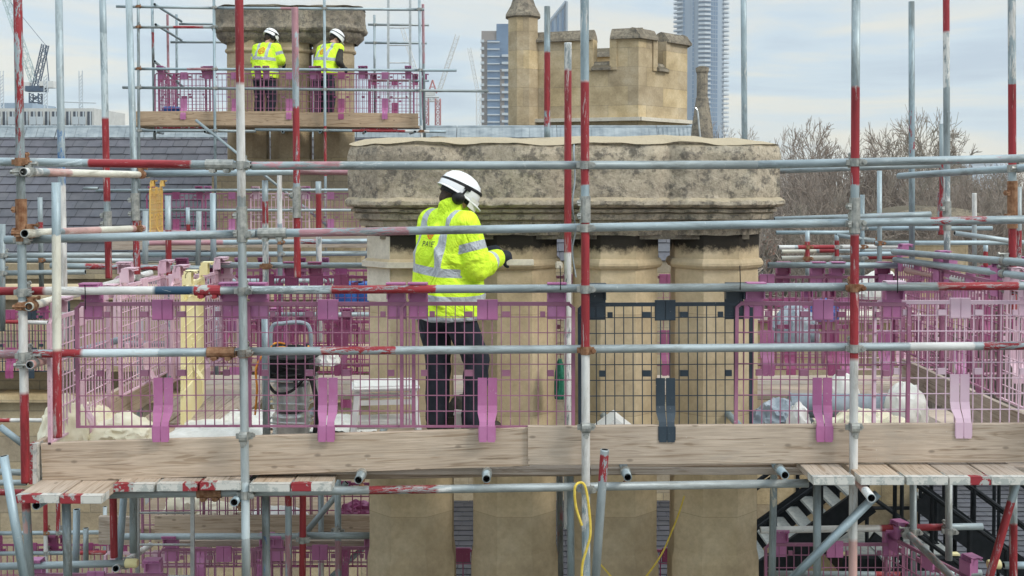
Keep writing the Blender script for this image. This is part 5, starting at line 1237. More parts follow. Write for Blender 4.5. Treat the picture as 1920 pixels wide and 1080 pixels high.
for px, py, Y, lb, d in ((235, 1056, 7.6, 'at the end of the lower left ledger', 1), (1876, 1058, 7.4, 'at the end of the lower right ledger', -1)):
    bm = bmesh.new(); lathe(bm, (0, 0, 0), [(.024, 0), (.031, .004), (.031, .075), (.026, .085)], 14, Matrix.Rotation(R(90*d), 3, 'Y')); mk('end_cap', bm, M_YEL, None, True, label='yellow plastic end cap ' + lb, cat='end cap').location = P(px, py, Y)
H(1882, 1060, 1960, 1060, 7.45, [], 'lower right ledger ending in a yellow cap')
# ------------------------------------------------------------------ mid distance scaffolds, left
ML = [('H', 0, 479, 250, 478, 10.5, [], 'upper of two pale rails crossing the left roof'), ('H', 0, 487, 262, 489, 11.5, [], 'lower of two pale rails crossing the left roof'), ('H', 0, 512, 160, 510, 10.5, [], 'short rail end at the left edge over the eaves'),
      ('H', 270, 456, 700, 452, 11, [(560, 600, 'R', .5), (280, 420, 'P', .8)], 'pinkish rail at mid distance left of the worker'), ('H', 260, 478, 690, 475, 11, [], 'grey rail at mid distance left of the worker'), ('H', 280, 528, 640, 527, 10.2, [], 'grey rail just above the guard rail left of the worker'),
      ('V', 315, 367, 317, 552, 9.3, [(430, 552, 'R', .97)], 'cut off upright with a red lower half left of the far diagonal brace'), ('V', 399, 362, 401, 545, 9.4, [], 'cut off plain grey upright by the far platform'), ('V', 373, 396, 371, 510, 10.5, [], 'thin pale upright with a slanting clip at mid distance'),
      ('V', 352, 389, 354, 460, 14, [(420, 460, 'R', .9)], 'small upright with a red foot at mid distance'), ('V', 273, 395, 272, 540, 9.6, [], 'pale cut off upright right of the left return tubes'), ('V', 75, 370, 78, 540, 11.5, [(415, 440, 'R', .8)], 'thin upright with a red ring before the left roof'),
      ('V', 5, 420, 5, 620, 10.5, [], 'grey upright at the left edge of the photo'), ('V', 497, 338, 499, 640, 9.0, [(375, 420, 'R', .7), (420, 640, 'W', .6)], 'upright with a red patch and white length behind the near diagonal'), ('V', 524, 320, 526, 640, 11, [(320, 420, 'W', .8)], 'pale thin upright between the mauve upright and the cap'), ('V', 597, 340, 599, 640, 9.6, [(362, 440, 'R', .95), (440, 640, 'W', .7)], 'red and white upright closest to the cap\'s left end'),
      ('V', 318, 550, 318, 820, 9.3, [(550, 720, 'W', .4)], 'pale upright on the back deck at the left'), ('V', 262, 600, 262, 830, 9.3, [], 'grey upright on the back deck beside the far return guard'),
      ('H', 225, 645, 310, 645, 9.2, [], 'short dark tube at knee height on the left walkway'), ('H', 420, 590, 700, 590, 10.5, [], 'rail behind the back deck at left'), ('V', 405, 575, 405, 710, 10.3, [], 'pale upright behind the back deck at left'),
      ('H', 0, 603, 90, 605, 13.5, [(0, 40, 'R', .9), (40, 90, 'W', .9)], 'red and white rail before the left stone wall'), ('H', 0, 668, 60, 668, 12, [(0, 60, 'R', .7)], 'red rail before the dark recess at the left edge'), ('H', 0, 788, 80, 788, 13.5, [(0, 20, 'R', .9), (20, 80, 'W', .9)], 'white rail low on the left stone wall'),
      ('H', -20, 884, 46, 886, 8.4, [], 'pale stub of ledger at the left edge beside the leaning tube'), ('H', -20, 905, 50, 905, 9.4, [], 'thin pale tube under the stub at the left edge'), ('H', -20, 923, 44, 923, 8.6, [(-20, 44, 'R', .95)], 'red tube under the plank ends at the left edge'),
      ('H', -20, 1000, 200, 998, 13, [], 'thin white rail low at the left'), ('H', -20, 1038, 200, 1036, 13, [(150, 200, 'R', .8)], 'second thin white rail low at the left'), ('V', 85, 945, 87, 1100, 13, [(945, 1000, 'R', .9), (1000, 1100, 'W', .8)], 'far thin upright red over white at bottom left'), ('V', 109, 940, 109, 1000, 13, [(940, 1000, 'R', .6)], 'far dull red upright at bottom left'), ('V', 161, 990, 161, 1060, 10.5, [], 'cut off grey upright low at the left'), ('V', 197, 950, 197, 1100, 13.5, [], 'thin green grey upright low at the left'),
      ('B', 0, 800, 42, 832, 8.5, 'thin brace crossing the leftmost upright low down'), ('B', 560, 1015, 650, 905, 9.0, 'slender brace rising right beneath the deck'), ('B', 590, 1110, 700, 1010, 10, 'mauve brace low by the stone shafts')]
for q in ML:
    if q[0] == 'H': H(*q[1:])
    elif q[0] == 'V': V(*q[1:])
    else: tube('scaffold_brace', P(q[1], q[2], q[5]), P(q[3], q[4], q[5]), [], q[6], 'scaffold brace')
gl = [((420, 505, 11.1), M_MAG_SHADED, 'mesh guard at mid distance, left of the second front ledger\'s sleeve'), ((530, 505, 11.1), M_PUR, 'mesh guard at mid distance behind the mauve upright'), ((640, 505, 11.12), M_MAG_SHADED, 'mesh guard at mid distance, nearest the first shaft'),
      ((440, 600, 10.6), M_PUR, 'mesh guard behind the back deck, left one'), ((570, 600, 10.62), M_MAG_SHADED, 'mesh guard behind the back deck, middle one'), ((650, 602, 10.6), M_MAG_SHADED, 'mesh guard behind the back deck, by the first shaft'),
      ((20, 583, 13.6), M_MAG_SHADED, 'dark mesh guard before the left stone wall, outer one'), ((60, 583, 13.6), M_NAVY, 'dark mesh guard before the left stone wall, inner one'),
      ((375, 905, 9.7), M_PUR, 'mesh guard on the lower platform above its pale toe board, left one'), ((490, 905, 9.72), M_PUR, 'mesh guard on the lower platform above its pale toe board, middle one'), ((645, 905, 9.7), M_MAG_SHADED, 'mesh guard on the lower platform above its pale toe board, right one'),
      ((420, 1028, 8.65), M_PUR, 'low mesh guard right of the aluminium ladder'), ((600, 1025, 8.67), M_PUR, 'low mesh guard left of the stone shafts'), ((180, 1075, 7.65), M_PUR, 'mesh guard on the bottom left ledger'), ((60, 1020, 13.1), M_MAG_SHADED, 'far mesh guard low at the left edge'), ((165, 1020, 13.1), M_MAG_SHADED, 'far mesh guard low behind the thick post'), ((300, 1035, 10.2), M_PNK, 'pink mesh guard behind the aluminium ladder')]
for (px, py, Y), m, lb in gl: guard(P(px, py, Y), 0, m, lb, None, 1)
board(P(290, 992, 9.65), P(700, 991, 9.65), label='pale toe board of the lower platform left of the shafts', name='toe_board', cat='toe board', seed=110)
board(P(185, 995, 8.9), P(245, 996, 8.9), label='short board end beside the red post low at the left', name='scaffold_board', cat='scaffold board', seed=111)
board(P(330, 1020, 8.8), P(700, 1020, 8.8), height=.05, label='timber edge above the low mesh guards at the left', name='timber_bearer', cat='timber bearer', seed=112)
board(P(380, 598, 12), P(700, 596, 12), label='timber edge board behind the worker at the left', name='toe_board', cat='toe board', seed=113)
board(P(210, 458, 12), P(400, 459, 12), height=.12, label='pale timber behind the second front ledger at the left', name='scaffold_board', seed=114)
for i, (px, w) in enumerate(((655, 40), (690, 36))):
    bm = bmesh.new(); lathe(bm, (0, 0, 0), [(.10, 0), (.13, .02), (.15, .2), (.14, .22)], 14); mk('bucket', bm, M_BLUE, None, True, label=('blue bucket', 'second blue bucket')[i] + ' on the platform beyond the back guards, %s' % ('left one' if i == 0 else 'against the first shaft'), cat='bucket').location = P(px, 572, 10.9)
blob('purple_bag', P(670, 975, 9.9), (.14, .1, .12), M_MAG_SHADED, 'dark purple bag on the lower platform by the first shaft', 'bag', .25, 21, 4)
for i, (px, py, sx, sz, m, lb) in enumerate(((400, 965, .3, .12, M_CREAM, 'cream heap on the lower platform, left'), (520, 968, .25, .10, M_SHEET, 'white heap on the lower platform, middle'), (345, 960, .16, .16, M_CREAM, 'cream sack behind the red mesh on the lower platform'))):
    blob('sack', P(px, py+12, 9.95), (sx, .15, sz), m, lb, 'sack', .2, 22+i, 4)
bm = bmesh.new(); bx(bm, X(240, 10), X(715, 10), 9.7, 10.7, P(0, 992, 9.7).z-.04, P(0, 992, 9.7).z); mk('platform', bm, M_WOODD, None, label='lower timber platform left of the stone shafts', cat='platform')
bm = bmesh.new(); bx(bm, X(240, 11), X(715, 11), 10.6, 11.9, P(0, 640, 10.6).z-.24, P(0, 640, 10.6).z-.2); mk('platform', bm, M_WOODD, None, label='timber platform beyond the back deck at the left', cat='platform')
# lead flashing and gutter between the shafts
# ------------------------------------------------------------------ right hand mid distance
MR = [('H', 1455, 436, 1600, 436, 14, [], 'thin far rail right of the cap, left part'), ('H', 1600, 428, 1860, 428, 12.5, [], 'pale rail before the bowed cap chimney'), ('H', 1460, 464, 1690, 462, 12.5, [(1460, 1490, 'W', .9), (1495, 1565, 'R', .9), (1565, 1690, 'W', .9)], 'red and white rail behind the right mesh guards, upper'),
      ('H', 1465, 471, 1680, 469, 12.8, [(1465, 1530, 'C', .95), (1535, 1570, 'R', .95)], 'red and cream rail behind the right mesh guards, middle'), ('H', 1465, 484, 1690, 482, 12.6, [(1465, 1560, 'C', .9), (1600, 1690, 'R', .8)], 'red and cream rail behind the right mesh guards, lower'), ('H', 1600, 477, 1690, 475, 12.2, [], 'grey rail end behind the two return tubes'),
      ('B', 1568, 441, 1645, 452, 12.5, 'short slanting tube right of the front upright'), ('B', 1790, 437, 1925, 456, 11, 'slanting tube at the right before the woods'), ('H', 1640, 456, 1930, 455, 11.5, [], 'thin rail crossing the base of the woods'),
      ('V', 1514, 432, 1514, 520, 12.5, [(452, 500, 'R', .95)], 'thin upright with a red collar behind the right mesh, left one'), ('V', 1569, 440, 1569, 530, 12.5, [(450, 525, 'R', .9)], 'thin upright with a red collar behind the right mesh, right one'), ('V', 1649, 320, 1649, 530, 11.5, [], 'pale thin upright standing against the woods'), ('V', 1617, 365, 1617, 530, 12.5, [], 'shorter pale upright just right of the front upright'), ('V', 1827, 362, 1827, 500, 12, [(362, 420, 'W', .8)], 'white topped upright standing against the woods at the right'), ('V', 1848, 458, 1848, 500, 12, [(470, 500, 'R', .9)], 'short upright by the white topped one'), ('V', 1762, 360, 1762, 440, 12.6, [(360, 440, 'R', .5)], 'reddish upright behind the right hand tubes'), ('V', 1910, 350, 1910, 600, 9.5, [(430, 520, 'R', .6)], 'upright half hidden at the right edge'),
      ('H', 1440, 1076, 1700, 1078, 8.6, [(1640, 1700, 'R', .9)], 'white rail at the bottom right corner behind the brace')]
for q in MR:
    if q[0] == 'H': H(*q[1:])
    elif q[0] == 'V': V(*q[1:])
    else: tube('scaffold_brace', P(q[1], q[2], q[5]), P(q[3], q[4], q[5]), [], q[6], 'scaffold brace')
gr = [((1480, 560, 11.6), 0, M_MAG_SHADED, 'magenta mesh guard beyond the back deck, left of the right front upright'), ((1585, 560, 11.6), 0, M_PUR, 'purple mesh guard beyond the back deck, behind the right front upright'), ((1690, 560, 11.6), 0, M_PNK, 'pink mesh guard beyond the back deck, right of the right front upright'),
      ((1800, 545, 9.9), 0, M_PUR, 'purple mesh guard behind the pale one'), ((1905, 545, 9.9), 0, M_PNK, 'pink mesh guard behind the right edge one'), ((1755, 505, 12.4), R(70), M_PNK, 'turned pink mesh guard beyond the right return'), ((1850, 500, 12.4), 0, M_MAG_SHADED, 'far magenta mesh guard under the woods'), ((1925, 520, 12.4), 0, M_MAG_SHADED, 'far magenta mesh guard at the right edge'),
      ((1565, 1018, 8.15), 0, M_PUR, 'purple mesh guard on the lower right ledger')]
for (px, py, Y), rz, m, lb in gr: guard(P(px, py, Y), rz, m, lb, None, 1 if Y > 9.5 else 0)
guard((X(1745, 7.7), 7.7, Z(1040, 7.7)), R(105), M_PUR, 'purple mesh guard on the pinkish rail at the bottom right', None, 0)
guard(P(1255, 1030, 9.3), 0, M_MAG_SHADED, 'magenta mesh guard low in the gap before the last shaft', None, 1); guard(P(868, 1030, 9.3), 0, M_MAG_SHADED, 'magenta mesh guard low in the gap behind the first shaft', None, 1)
bm = bmesh.new(); bx(bm, X(1430, 11), X(2050, 11), 9.9, 11.5, -2.35, -2.31); mk('platform', bm, M_WOOD, None, label='timber platform beyond the back deck at the right', cat='platform')
for i, (px, py, Y, s, m, lb) in enumerate(((1490, 640, 11.0, (.2, .15, .25), M_GREYC, 'grey bundle on the platform beyond the right back guards'), (1545, 600, 11.2, (.13, .1, .15), M_BLUE, 'blue tub shape beyond the right back guards'), (1655, 560, 11.3, (.22, .1, .2), M_SHEET, 'pale bundle beyond the right back guards'))):
    blob('bundle', P(px, py, Y), s, m, lb, 'bundle', .2, 31+i, 4)
# ------------------------------------------------------------------ black steel stairs at the bottom right
def stair(p0, p1, w, n, label):
    """p0 lower front edge centre, p1 upper; width along Y"""
    p0 = Vector(p0); p1 = Vector(p1); t = empty('steel_staircase', p0, label=label, cat='staircase'); d = p1-p0
    for s in (-1, 1):
        bm = bmesh.new(); box(bm, d/2 + Vector((0, s*w/2, 0)), (.05, .05, .05)); bm.clear()
        a = Vector((0, s*w/2, -.05)); M = frame_of(d); box(bm, a + d/2, (.05, .30, d.length) if abs(M.col[1].z) > .3 else (.30, .05, d.length), M); mk('stringer', bm, M_BLACK, t)
        for h in (.55, 1.05):
            bm = bmesh.new(); bar(bm, a + Vector((0, 0, h)), a + d + Vector((0, 0, h)), .024, 8); mk('handrail', bm, M_BLACK, t)
        for k in range(4): q = a + d*(k/3); bm = bmesh.new(); bar(bm, q, q + Vector((0, 0, 1.05)), .022, 8); mk('post', bm, M_BLACK, t)
    for k in range(n):
        q = d*((k+.5)/n); bm = bmesh.new(); box(bm, q, (abs(d.x)/n*.95, w-.06, .03)); mk('tread', bm, M_TREAD, t)
    return t
def pxy(px, py, Y): return P(px, py, Y)
stair(P(1350, 1085, 12.5), P(1600, 905, 12.5), 1.0, 9, 'black steel stair flight rising to the right with grey treads')
stair(P(1990, 1120, 13.2), P(1700, 905, 13.2), .9, 10, 'black steel stair flight descending to the right edge')
stair(P(1850, 1180, 12.0), P(1650, 1035, 12.0), .9, 7, 'lower black stair flight descending from the landing')
lt = empty('stair_landing', P(1700, 1030, 12.6), label='black steel stair landing with a grating floor and yellow edge', cat='landing')
def lp(px, py, Y): return P(px, py, Y) - lt.location
bm = bmesh.new(); a = lp(1570, 1034, 12.2); c = lp(1790, 1034, 12.2); bx(bm, a.x, c.x, -.6, .9, a.z-.20, a.z-.012); mk('deck_frame', bm, M_BLACK, lt)
bm = bmesh.new(); bx(bm, a.x+.05, c.x-.05, -.5, .85, a.z-.01, a.z+.005); mk('grating', bm, M_TREAD, lt)
bm = bmesh.new(); bx(bm, a.x, a.x+.12, -.55, -.47, a.z+.002, a.z+.02); bx(bm, c.x-.12, c.x, -.55, -.47, a.z+.002, a.z+.02); mk('edge_marker', bm, M_YEL, lt)
for px in (1570, 1625, 1690, 1745, 1790):
    q = lp(px, 1034, 12.9); bm = bmesh.new(); bar(bm, q, q + Vector((0, 0, 1.15)), .024, 8); mk('post', bm, M_BLACK, lt)
for h in (.5, 1.1): q0 = lp(1570, 1034, 12.9); q1 = lp(1790, 1034, 12.9); bm = bmesh.new(); bar(bm, q0+Vector((0,0,h)), q1+Vector((0,0,h)), .022, 8); mk('handrail', bm, M_BLACK, lt)
bf = empty('steel_bridge', P(1560, 935, 14), label='black steel bridge frame behind the stair flights', cat='bridge')
bm = bmesh.new(); o0 = P(1430, 930, 14) - bf.location; o1 = P(1665, 930, 14) - bf.location
bx(bm, o0.x, o1.x, -.05, .05, -.35, .12); mk('girder', bm, M_BLACK, bf)
for k in range(6): bm = bmesh.new(); xk = o0.x + (o1.x-o0.x)*k/5; bar(bm, (xk, -.08, -1.0), (xk, -.08, .4), .03, 8); mk('post', bm, M_BLACK, bf)
for k in range(4): bm = bmesh.new(); xk = o1.x + .35 + k*.33; bar(bm, (xk, -.08, -1.6), (xk, -.08, .5), .022, 8); mk('post', bm, M_BLACK, bf)
# ------------------------------------------------------------------ ground, woods, houses
bm = bmesh.new(); v = [bm.verts.new(q) for q in ((-460, -50, -18), (460, -50, -18), (460, 940, -18), (-460, 940, -18))]; bm.faces.new(v); mk('ground', bm, M_GROUND, None, kind='structure')
b = MB('bark_and_twigs', .95, 0, (.16, .12, .09), .1); n = b.noise(.6, 4, .6, b.coords()); b.base(b.ramp(n, [(.3, (.12, .10, .085)), (.7, (.25, .20, .17))])); M_BARK = b.m
b = MB('hazed_winter_twigs', .95, 0, (.16, .12, .09), .1); n = b.noise(.12, 5, .65, b.coords()); b.base(b.ramp(n, [(.3, (.23, .18, .15)), (.5, (.30, .25, .21)), (.7, (.24, .22, .175))])); M_TWIG = b.m  # twigs lightened and greyed, haze over the trees put into the colour
def tree_mesh(seed, h=20, depth=6):
    rr = random.Random(seed); tr = bmesh.new(); cr = bmesh.new()
    def grow(p, d, L, r, k):
        q = p + d*L; bmx = tr if k < 3 else cr; bar(bmx, p, q, r, 3 if k > 1 else 6, r*.66, False)
        if k >= depth: return
        nb = 3 if k > 0 else 4
        for i in range(nb if rr.random() < .75 else 2):
            a = rr.uniform(0, 6.28); sp_ = rr.uniform(.4, .95); M = frame_of(d); dd = (M @ Vector((math.cos(a)*sp_, math.sin(a)*sp_, 1))); dd.z += .12; dd.normalize()
            grow(p.lerp(q, rr.uniform(.65, 1)), dd, L*rr.uniform(.58, .80), max(r*.60, .012), k+1)
    grow(Vector((0, 0, 0)), Vector((rr.uniform(-.05, .05), rr.uniform(-.05, .05), 1)).normalized(), h*.27, .28, 0)
    out = []
    for n_, b_, m in (('trunk', tr, M_BARK), ('crown', cr, M_TWIG)):
        me = bpy.data.meshes.new(n_); b_.to_mesh(me); b_.free(); me.materials.append(m); out.append(me)
    zs = [v.co.z for v in out[1].vertices]; zs.sort(); out.append(zs[int(len(zs)*.985)]); return out
TM = [tree_mesh(s, 20, 8) for s in (3, 8, 14)]
def tree(px, ytop, Y, k, label, rz=0, sc=None):
    zt = Z(ytop, Y); s = (zt + 18)/TM[k][2]; t = empty('bare_tree', (X(px, Y), Y, -18), rz, label=label, cat='tree', group='bare winter trees beyond the scaffold'); t.scale = (s*.72, s*.72, s)
    for me in TM[k][:2]: o = bpy.data.objects.new(me.name, me); COL.objects.link(o); o.parent = t
rr = random.Random(12)
ts = [(1592, 236, 62, 0, 'tallest bare tree, its crown behind the right front upright'), (1510, 268, 66, 1, 'bare tree between the cap and the right front upright'), (1655, 280, 70, 2, 'bare tree right of the right front upright'), (1745, 330, 74, 0, 'bare tree between the two open uprights on the right'), (1440, 300, 75, 2, 'bare tree showing just right of the cap'),
      (1830, 326, 70, 1, 'bare tree left of the right edge upright'), (1905, 330, 68, 2, 'bare tree at the right edge'), (1380, 252, 80, 1, 'bare tree tops over the near cap by the tall tower'), (1485, 345, 55, 0, 'nearer bare tree below the back ledger'), (1790, 350, 56, 2, 'nearer bare tree beside the bowed cap chimney'), (1690, 342, 54, 1, 'nearer bare tree under the back ledger end'), (1870, 352, 58, 0, 'nearer bare tree at the right')]
for i, (px, yt, Y, k, lb) in enumerate(ts): tree(px, yt, Y, k, lb, rr.uniform(0, 6))
# far wood: one mass of twiggy crowns nobody could count
bm = bmesh.new()
for i in range(26000):
    x = rr.uniform(8, 90); y = rr.uniform(72, 135); hmax = 14.6 + 2.4*noise.noise((x*.08, y*.08, 0)) + 1.5*noise.noise((x*.3, y*.3, 4)); z = hmax*math.sqrt(rr.random()); a = rr.uniform(0, 6.28); L = rr.uniform(.5, 1.9); d = Vector((math.cos(a)*.55, math.sin(a)*.4, rr.uniform(.1, 1))).normalized()
    p = Vector((x, y, -18+z)); s = Vector((-d.z, 0, d.x)).normalized()*rr.uniform(.02, .055); bm.faces.new([bm.verts.new(q) for q in (p-s, p+s, p+d*L)])
mk('woodland', bm, M_TWIG, None, kind='stuff', label='brown mass of leafless winter woodland behind the scaffold on the right', cat='woodland')
bm = bmesh.new()
for i in range(90):
    x = rr.uniform(0, 110); y = rr.uniform(88, 140); h = 11.5 + 3*noise.noise((x*.1, y*.1, 0)); a = bmesh.ops.create_icosphere(bm, subdivisions=3, radius=1)['verts']
    for v in a:
        n_ = 1 + .35*fbm(v.co*2 + Vector((i, 0, 0)), 1.3, 4); v.co = Vector((x + v.co.x*6*n_, y + v.co.y*5*n_, -18 + h*.5 + v.co.z*h*.6*n_))
mk('undergrowth', bm, M_TWIG, None, True, kind='stuff', label='dense undergrowth and far bushes inside the wood', cat='undergrowth')
M_HB = m_noise('house_brick', (.20, .10, .07), (.28, .16, .12), 2, .9); M_WIN = MB('window_glass', .15, 0, (.05, .06, .08), .6).m
M_CONC = m_noise('pale_concrete', (.46, .46, .44), (.56, .56, .54), 1, .8)
def house(px, ytop, Y, w, lb, nw=3):
    zt = Z(ytop, Y); t = empty('house', (X(px, Y), Y, -18), label=lb, cat='house'); h = zt+18
    bm = bmesh.new(); bx(bm, -w/2, w/2, 0, 7, 0, h-2); mk('wall', bm, M_HB, t)
    bm = bmesh.new(); prism(bm, [(0, 0)]*3, 0, 0) if 0 else None; v = [bm.verts.new(q) for q in ((-w/2-.3, -.3, h-2), (w/2+.3, -.3, h-2), (w/2+.3, 3.5, h), (-w/2-.3, 3.5, h), (-w/2-.3, 7.3, h-2), (w/2+.3, 7.3, h-2))]
    for f in ((0, 1, 2, 3), (3, 2, 5, 4), (0, 3, 4), (1, 5, 2)): bm.faces.new([v[i] for i in f])
    mk('roof', bm, M_BLACK, t)
    for r_ in range(2):
        for k in range(nw):
            x = -w/2 + w*(k+.5)/nw; z = h-4.6-3*r_; bm = bmesh.new()
            bx(bm, x-.55, x+.55, -.06, .02, z, z+1.6); o = mk('window', bm, M_CONC, t); bm = bmesh.new(); bx(bm, x-.42, x+.42, -.075, -.062, z+.12, z+1.48); mk('pane', bm, M_WIN, o)
house(1535, 352, 100, 14, 'brick house half hidden by trees left of the right front upright', 4); house(1800, 356, 100, 16, 'brick house half hidden by trees at the right', 4); house(1905, 360, 96, 12, 'brick house at the right edge among trees', 3)
# ------------------------------------------------------------------ city on the skyline
M_GLS = m_noise('tower_glass', (.085, .15, .25), (.13, .21, .32), .08, .25, spec=.6); M_CLAD = m_noise('tower_cladding', (.22, .28, .35), (.28, .34, .41), .02, .6); M_BCL = m_noise('brown_cladding', (.22, .19, .17), (.30, .26, .23), .05, .8); M_BALC = m_noise('balcony_white', (.42, .47, .51), (.52, .56, .59), .05, .6)
YT = 760.0; sk = empty('skyscraper', (X(1311, YT), YT, -18), label='tall round residential tower with blue glass strips and stacked white balconies', cat='skyscraper'); kk = F/YT
top = 215.0; bm = bmesh.new(); Rr = 15.5; prism(bm, [(Rr*math.cos(R(a*15)), Rr*math.sin(R(a*15))) for a in range(24)], 0, top); mk('core', bm, M_CLAD, sk)
def px2x(px): return (px-1311)/kk
for a0, a1 in ((-36, -18), (12, 26)):
    x0, x1 = px2x(1311+a0), px2x(1311+a1); 
    y0 = -math.sqrt(max(1, Rr**2 - x0*x0)); y1 = -math.sqrt(max(1, Rr**2-x1*x1)); g_ = bmesh.new(); v = [g_.verts.new(q) for q in ((x0, y0-.3, 0), (x1, y1-.3, 0), (x1, y1-.3, top), (x0, y0-.3, top))]; g_.faces.new(v)
    gg = mk('glass_strip', g_, M_GLS, sk)
    g_ = bmesh.new()
    for f in range(int(top/3.0)):
        z = f*3.0; v = [g_.verts.new(q) for q in ((x0, y0-.5, z), (x1, y1-.5, z), (x1, y1-.5, z+.5), (x0, y0-.5, z+.5))]; g_.faces.new(v)
    for m_x in (.33, .66): xm = x0+(x1-x0)*m_x; ym = y0+(y1-y0)*m_x; bx(g_, xm-.15, xm+.15, ym-.55, ym-.4, 0, top)
    mk('spandrels', g_, M_CLAD, gg)
bm = bmesh.new(); 
for f in range(int(top/3.0)):
    z = f*3.0
    for s, xc, w in ((0, 0, 4.0),): prism(bm, [(-w, -Rr+1), (-w, -Rr-1.6), (0, -Rr-2.9), (w, -Rr-1.6), (w, -Rr+1)], z, z+.35); prism(bm, [(-w, -Rr-1.5), (0, -Rr-2.8), (w, -Rr-1.5), (w, -Rr-1.3), (0, -Rr-2.6), (-w, -Rr-1.3)], z+.35, z+1.4)
mk('centre_balconies', bm, M_BALC, sk)
bm = bmesh.new(); bmr = bmesh.new()
for f in range(int(top/3.0)):
    z = f*3.0
    for s in (-1, 1):
        c = Vector((s*Rr*.93, -4)); prism(bm if s < 0 else bmr, [(c.x + 4.1*math.cos(R(a*30)), c.y + 5*math.sin(R(a*30))) for a in range(12)], z, z+1.1)
mk('side_balconies', bm, M_BALC, sk); mk('side_balconies', bmr, M_BALC, sk)
bm = bmesh.new()
for f in range(int(top/3.0)): 
    z = f*3.0+1.5; bx(bm, -3.6, 3.6, -Rr-.6, -Rr+.2, z, z+1.4)
mk('balcony_glazing', bm, M_GLS, sk)
YB = 480.0; kb = F/YB; hb = Z(58, YB)+18; t2 = empty('apartment_tower', (X(930, YB), YB, -18), label='blue glass and brown brick apartment tower left of the battlements', cat='apartment tower')
x_ = lambda px: (px-930)/kb
bm = bmesh.new(); bx(bm, x_(903), x_(990), 0, 20, 0, hb); mk('core', bm, M_BCL, t2)
bm = bmesh.new(); bx(bm, x_(931), x_(1000), -.5, 12, 0, Z(45, YB)+18); mk('upper_block', bm, M_GLS, t2)
bm = bmesh.new(); bx(bm, x_(914), x_(938), -.8, .5, 0, hb-4); mk('glass_strip', bm, M_GLS, t2)
bm = bmesh.new(); bx(bm, x_(938), x_(946), -1.0, .5, 0, hb-16); mk('brick_pier', bm, M_BCL, t2)
bm = bmesh.new()
for f in range(int(hb/3.05)):
    z = f*3.05; bx(bm, x_(901.5), x_(908), -1.8, 1, z, z+1.1)
    bx(bm, x_(914), x_(937), -1.3, 1, z, z+.5)
    if z < hb-10: bx(bm, x_(941), x_(960), -1.9, 1, z, z+1.0)
mk('balconies', bm, M_BALC, t2)
YC = 560.0; t3 = empty('slanted_tower', (X(1045, YC), YC, -18), label='white finned building with a slanting roof between the upright and the turret', cat='building'); kc = F/YC; x_ = lambda px: (px-1045)/kc
hz = lambda py: Z(py, YC)+18
def sl(bm, x0, x1, y0, y1, pa, pb):
    v = [bm.verts.new(q) for q in ((x0, y0, 0), (x1, y0, 0), (x1, y0, pb), (x0, y0, pa), (x0, y1, 0), (x1, y1, 0), (x1, y1, pb), (x0, y1, pa))]
    for f in ((0,1,2,3), (4,7,6,5), (0,3,7,4), (1,5,6,2), (3,2,6,7)): bm.faces.new([v[i] for i in f])
bm = bmesh.new(); sl(bm, x_(1026), x_(1061), 0, 15, hz(47), hz(4)); mk('wall', bm, M_CLAD, t3)
for i, px in enumerate((1034, 1044, 1053)): bm = bmesh.new(); f = (px-1026)/35; sl(bm, x_(px), x_(px+3.5), -.4, .2, hz(50-43*f), hz(46-43*f)); mk('glass_strip', bm, M_GLS, t3)
bm = bmesh.new(); a, b_ = (x_(1026), hz(46)), (x_(1061), hz(3)); sl(bm, a[0]-.5, b_[0]+.5, -.7, 15.5, a[1]+1.2, b_[1]+1.2)
bm.clear(); bar(bm, (a[0], -.5, a[1]), (b_[0], -.5, b_[1]), .8, 4); bar(bm, (b_[0], -.5, 0), (b_[0], -.5, b_[1]), .8, 4); mk('roof_edge', bm, M_GREYC, t3)
YL = 150.0; t4 = empty('apartment_block', (X(90, YL), YL, -18), label='low grey apartment block under construction beyond the left roof', cat='apartment block'); kl = F/YL; x_ = lambda px: (px-90)/kl; hl = lambda py: Z(py, YL)+18
bm = bmesh.new(); bx(bm, x_(-120), x_(180), 0, 12, 0, hl(203)); mk('wall', bm, M_CONC, t4)
bm = bmesh.new(); bx(bm, x_(-120), x_(52), 2, 10, hl(203)+.01, hl(191)); mk('roof_block', bm, M_CLAD, t4)
for k in range(22):
    px = -110 + k*13.2; bm = bmesh.new(); bx(bm, x_(px), x_(px+8.5), -.05, .05, hl(236), hl(209)); w_ = mk('window', bm, M_WIN, t4)
    bm = bmesh.new(); bx(bm, x_(px+5), x_(px+7.5), -.12, -.06, hl(236), hl(209)); 
    if k % 3: bx(bm, x_(px), x_(px+12), -.5, -.4, hl(234), hl(219))
    mk('frame', bm, M_BALC, w_)
for k, px in enumerate((4, 86, 152)):
    bm = bmesh.new()
    for s in (-1, 1):
        bar(bm, (s*.22, 0, 0), (s*.22, 0, 4.2 + .8*(k != 1)), .07, 4)
    for j_ in range(10): bar(bm, (-.22, 0, j_*.45), (.22, 0, j_*.45+.45), .05, 4)
    m_ = mk('hoist_mast', bm, M_BALC, None, label='pale lattice mast on the low block\'s roof, %s of three' % ('leftmost', 'middle', 'rightmost')[k], cat='mast'); m_.location = P(px, 204, YL+.5)
bm = bmesh.new(); bar(bm, P(120, 191, 150), P(180, 193, 150), .09, 5); mk('safety_rail', bm, M_BALC, None, label='thin rail above the low block\'s roof', cat='rail')
